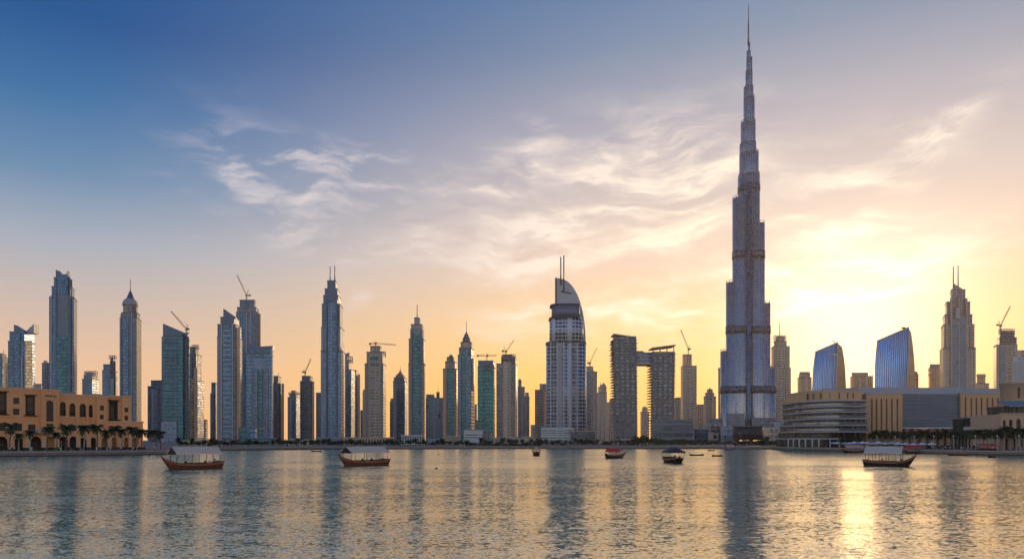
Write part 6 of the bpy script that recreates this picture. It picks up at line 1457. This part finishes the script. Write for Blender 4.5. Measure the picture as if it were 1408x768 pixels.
# ------------------------------------------------------------------ promenade life: parasols, kiosk, lamp posts, people
def promenade():
    rnd = random.Random(4)
    def shoreD(px):
        import bisect
        pts = [(-1400, 235), (-500, 240), (0, 246), (120, 258), (228, 279), (236, 300), (239, 372), (330, 388), (470, 432), (704, 452), (960, 452), (1060, 436), (1100, 392), (1190, 338), (1300, 283), (1408, 262), (1900, 250)]
        for (a, da), (b, db) in zip(pts, pts[1:]):
            if a <= px <= b: return da+(db-da)*(px-a)/(b-a)
        return 450
    M['parasolwhite'] = plain('white parasol cloth', (.7, .7, .72), .8); M['parasolblue'] = plain('pale blue parasol cloth', (.42, .47, .58), .8)
    def parasol(col):
        root = thing('parasol', '', 'parasol', (0, 0, 0)); mb = MB(); mb.tube((0, 0, 0), (0, 0, 2.9), .05, .04, 6, M['steel']); mb.build('pole', root)
        mb = MB(); mb.lathe([(1.75, 2.05), (1.78, 2.2), (.9, 2.62), (.08, 3.0), (0, 3.02)], (0, 0), M[col], 8, smooth=False); mb.build('canopy', root)
        mb = MB(); mb.lathe([(.32, 0), (.32, .12), (.06, .16)], (0, 0), M['conc'], 12); mb.build('base', root); return root
    pr = {'w': parasol('parasolwhite'), 'b': parasol('parasolblue')}; used = set()
    for i, px in enumerate((1146, 1151, 1156.5, 1162, 1168, 1174.5, 1180, 1186, 1193, 1200, 1208, 1217, 1226, 1235, 1245, 1256, 1268, 1281)):
        k = 'b' if i in (0, 2, 3, 6, 9, 12) else 'w'; D = shoreD(px)+4+rnd.random()*9
        place(pr[k], (X(px, D), D, LAND), rnd.random(), rnd.uniform(.95, 1.2), 'pale blue cafe parasol on the mall quay' if k == 'b' else 'white cafe parasol on the mall quay', 'pale blue parasols on the mall quay' if k == 'b' else 'white parasols on the mall quay', used)
    # red awning kiosk
    D = 276; root = thing('kiosk', 'low stall with a red awning among the palms by the right edge', 'kiosk', (X(1359, D), D, LAND))
    o = root.location; mb = MB(o); mb.box(o.x-3.2, o.x+3.2, o.y, o.y+2, LAND, LAND+1.0, M['darkwood']); mb.build('counter', root)
    mb = MB(o); mb.poly([(o.x-3.6, o.y-1.4, LAND+1.9), (o.x+3.6, o.y-1.4, LAND+1.9), (o.x+3.6, o.y+2, LAND+2.7), (o.x-3.6, o.y+2, LAND+2.7)], [(0, 0)]*4, M['canvasred']); mb.poly([(o.x-3.6, o.y-1.4, LAND+1.55), (o.x+3.6, o.y-1.4, LAND+1.55), (o.x+3.6, o.y-1.41, LAND+1.9), (o.x-3.6, o.y-1.41, LAND+1.9)], [(0, 0)]*4, M['canvasred']); mb.build('awning', root)
    for s in (-3.3, 3.3):
        mb = MB(o); mb.tube((o.x+s, o.y-1.2, LAND), (o.x+s, o.y-1.2, LAND+1.9), .05, .05, 6, M['steel']); mb.build('post', root)
    # lamp posts
    def lamp():
        root = thing('lamp_post', '', 'lamp post', (0, 0, 0)); mb = MB(); mb.tube((0, 0, 0), (0, 0, 5.2), .08, .05, 8, M['trim']); mb.build('pole', root)
        mb = MB(); mb.lathe([(.16, 0), (.16, .35), (.08, .45)], (0, 0), M['concdark'], 10); mb.build('base', root)
        mb = MB(); mb.lathe([(.05, 5.2), (.22, 5.3), (.26, 5.65), (.3, 5.7), (.05, 5.9), (0, 5.95)], (0, 0), M['trim'], 12); mb.build('lantern', root); return root
    lp = lamp(); ul = set()
    for px in (1206, 1231, 1257, 1284, 1311, 1341, 1371, 1401): D = shoreD(px)+3; place(lp, (X(px, D), D, LAND), 0, 1.0, 'slim white lamp post on the quay before the promenade palms', 'lamp posts on the mall quay', ul)
    l2 = copy_tree(lp)
    u2 = set()
    for px in (14.5, 41.5, 61.5, 84.5, 110, 138): D = shoreD(px)+5; place(l2, (X(px, D), D, LAND), 0, .62, 'short white lamp post on the quay before the ochre hotel', 'lamp posts before the ochre hotel', u2)
    # people strolling
    desc = {'white': 'person in white shirt and dark trousers', 'robe': 'person in a long white robe', 'dark': 'person in long black clothes', 'red': 'person in red top and blue trousers', 'blue': 'person in blue top and beige trousers', 'beige': 'person in beige top and dark trousers'}
    def crowd(n, p0, p1, where, d0, d1, seed):
        r = random.Random(seed)
        for i in range(n):
            px = r.uniform(p0, p1); k = r.choice(list(PV)); D = shoreD(px)+r.uniform(d0, d1)
            person(PV[k], (X(px, D), D, LAND), r.random()*6.28, f'{desc[k]} standing {where}', f'people {where}, {k}', r.uniform(.92, 1.06))
    crowd(64, 1160, 1408, 'on the quay before the tan mall', 1.5, 12, 1)
    crowd(26, 5, 222, 'on the quay before the ochre hotel', 3, 12, 2)
    crowd(40, 880, 1090, 'on the far quay near the tallest spire', 1.5, 10, 3)
    crowd(26, 300, 860, 'on the far quay below the towers', 1.5, 10, 4)
promenade()

# ------------------------------------------------------------------ warm evening haze
def haze():
    m = bpy.data.materials.new('evening haze'); m.use_nodes = True; nt = m.node_tree
    nt.nodes.remove(nt.nodes['Principled BSDF']); v = nt.nodes.new('ShaderNodeVolumePrincipled')
    v.inputs['Color'].default_value = HAZE_COL; v.inputs['Density'].default_value = HAZE_D; v.inputs['Anisotropy'].default_value = HAZE_G
    nt.links.new(v.outputs[0], nt.nodes['Material Output'].inputs['Volume'])
    mb = MB(); mb.box(-4300, 4300, -260, 5300, -4, 880, m); tag(mb.build('haze'), kind='stuff')
HAZE_COL, HAZE_D, HAZE_G = (.94, .86, .80, 1), .000027, .75
haze()
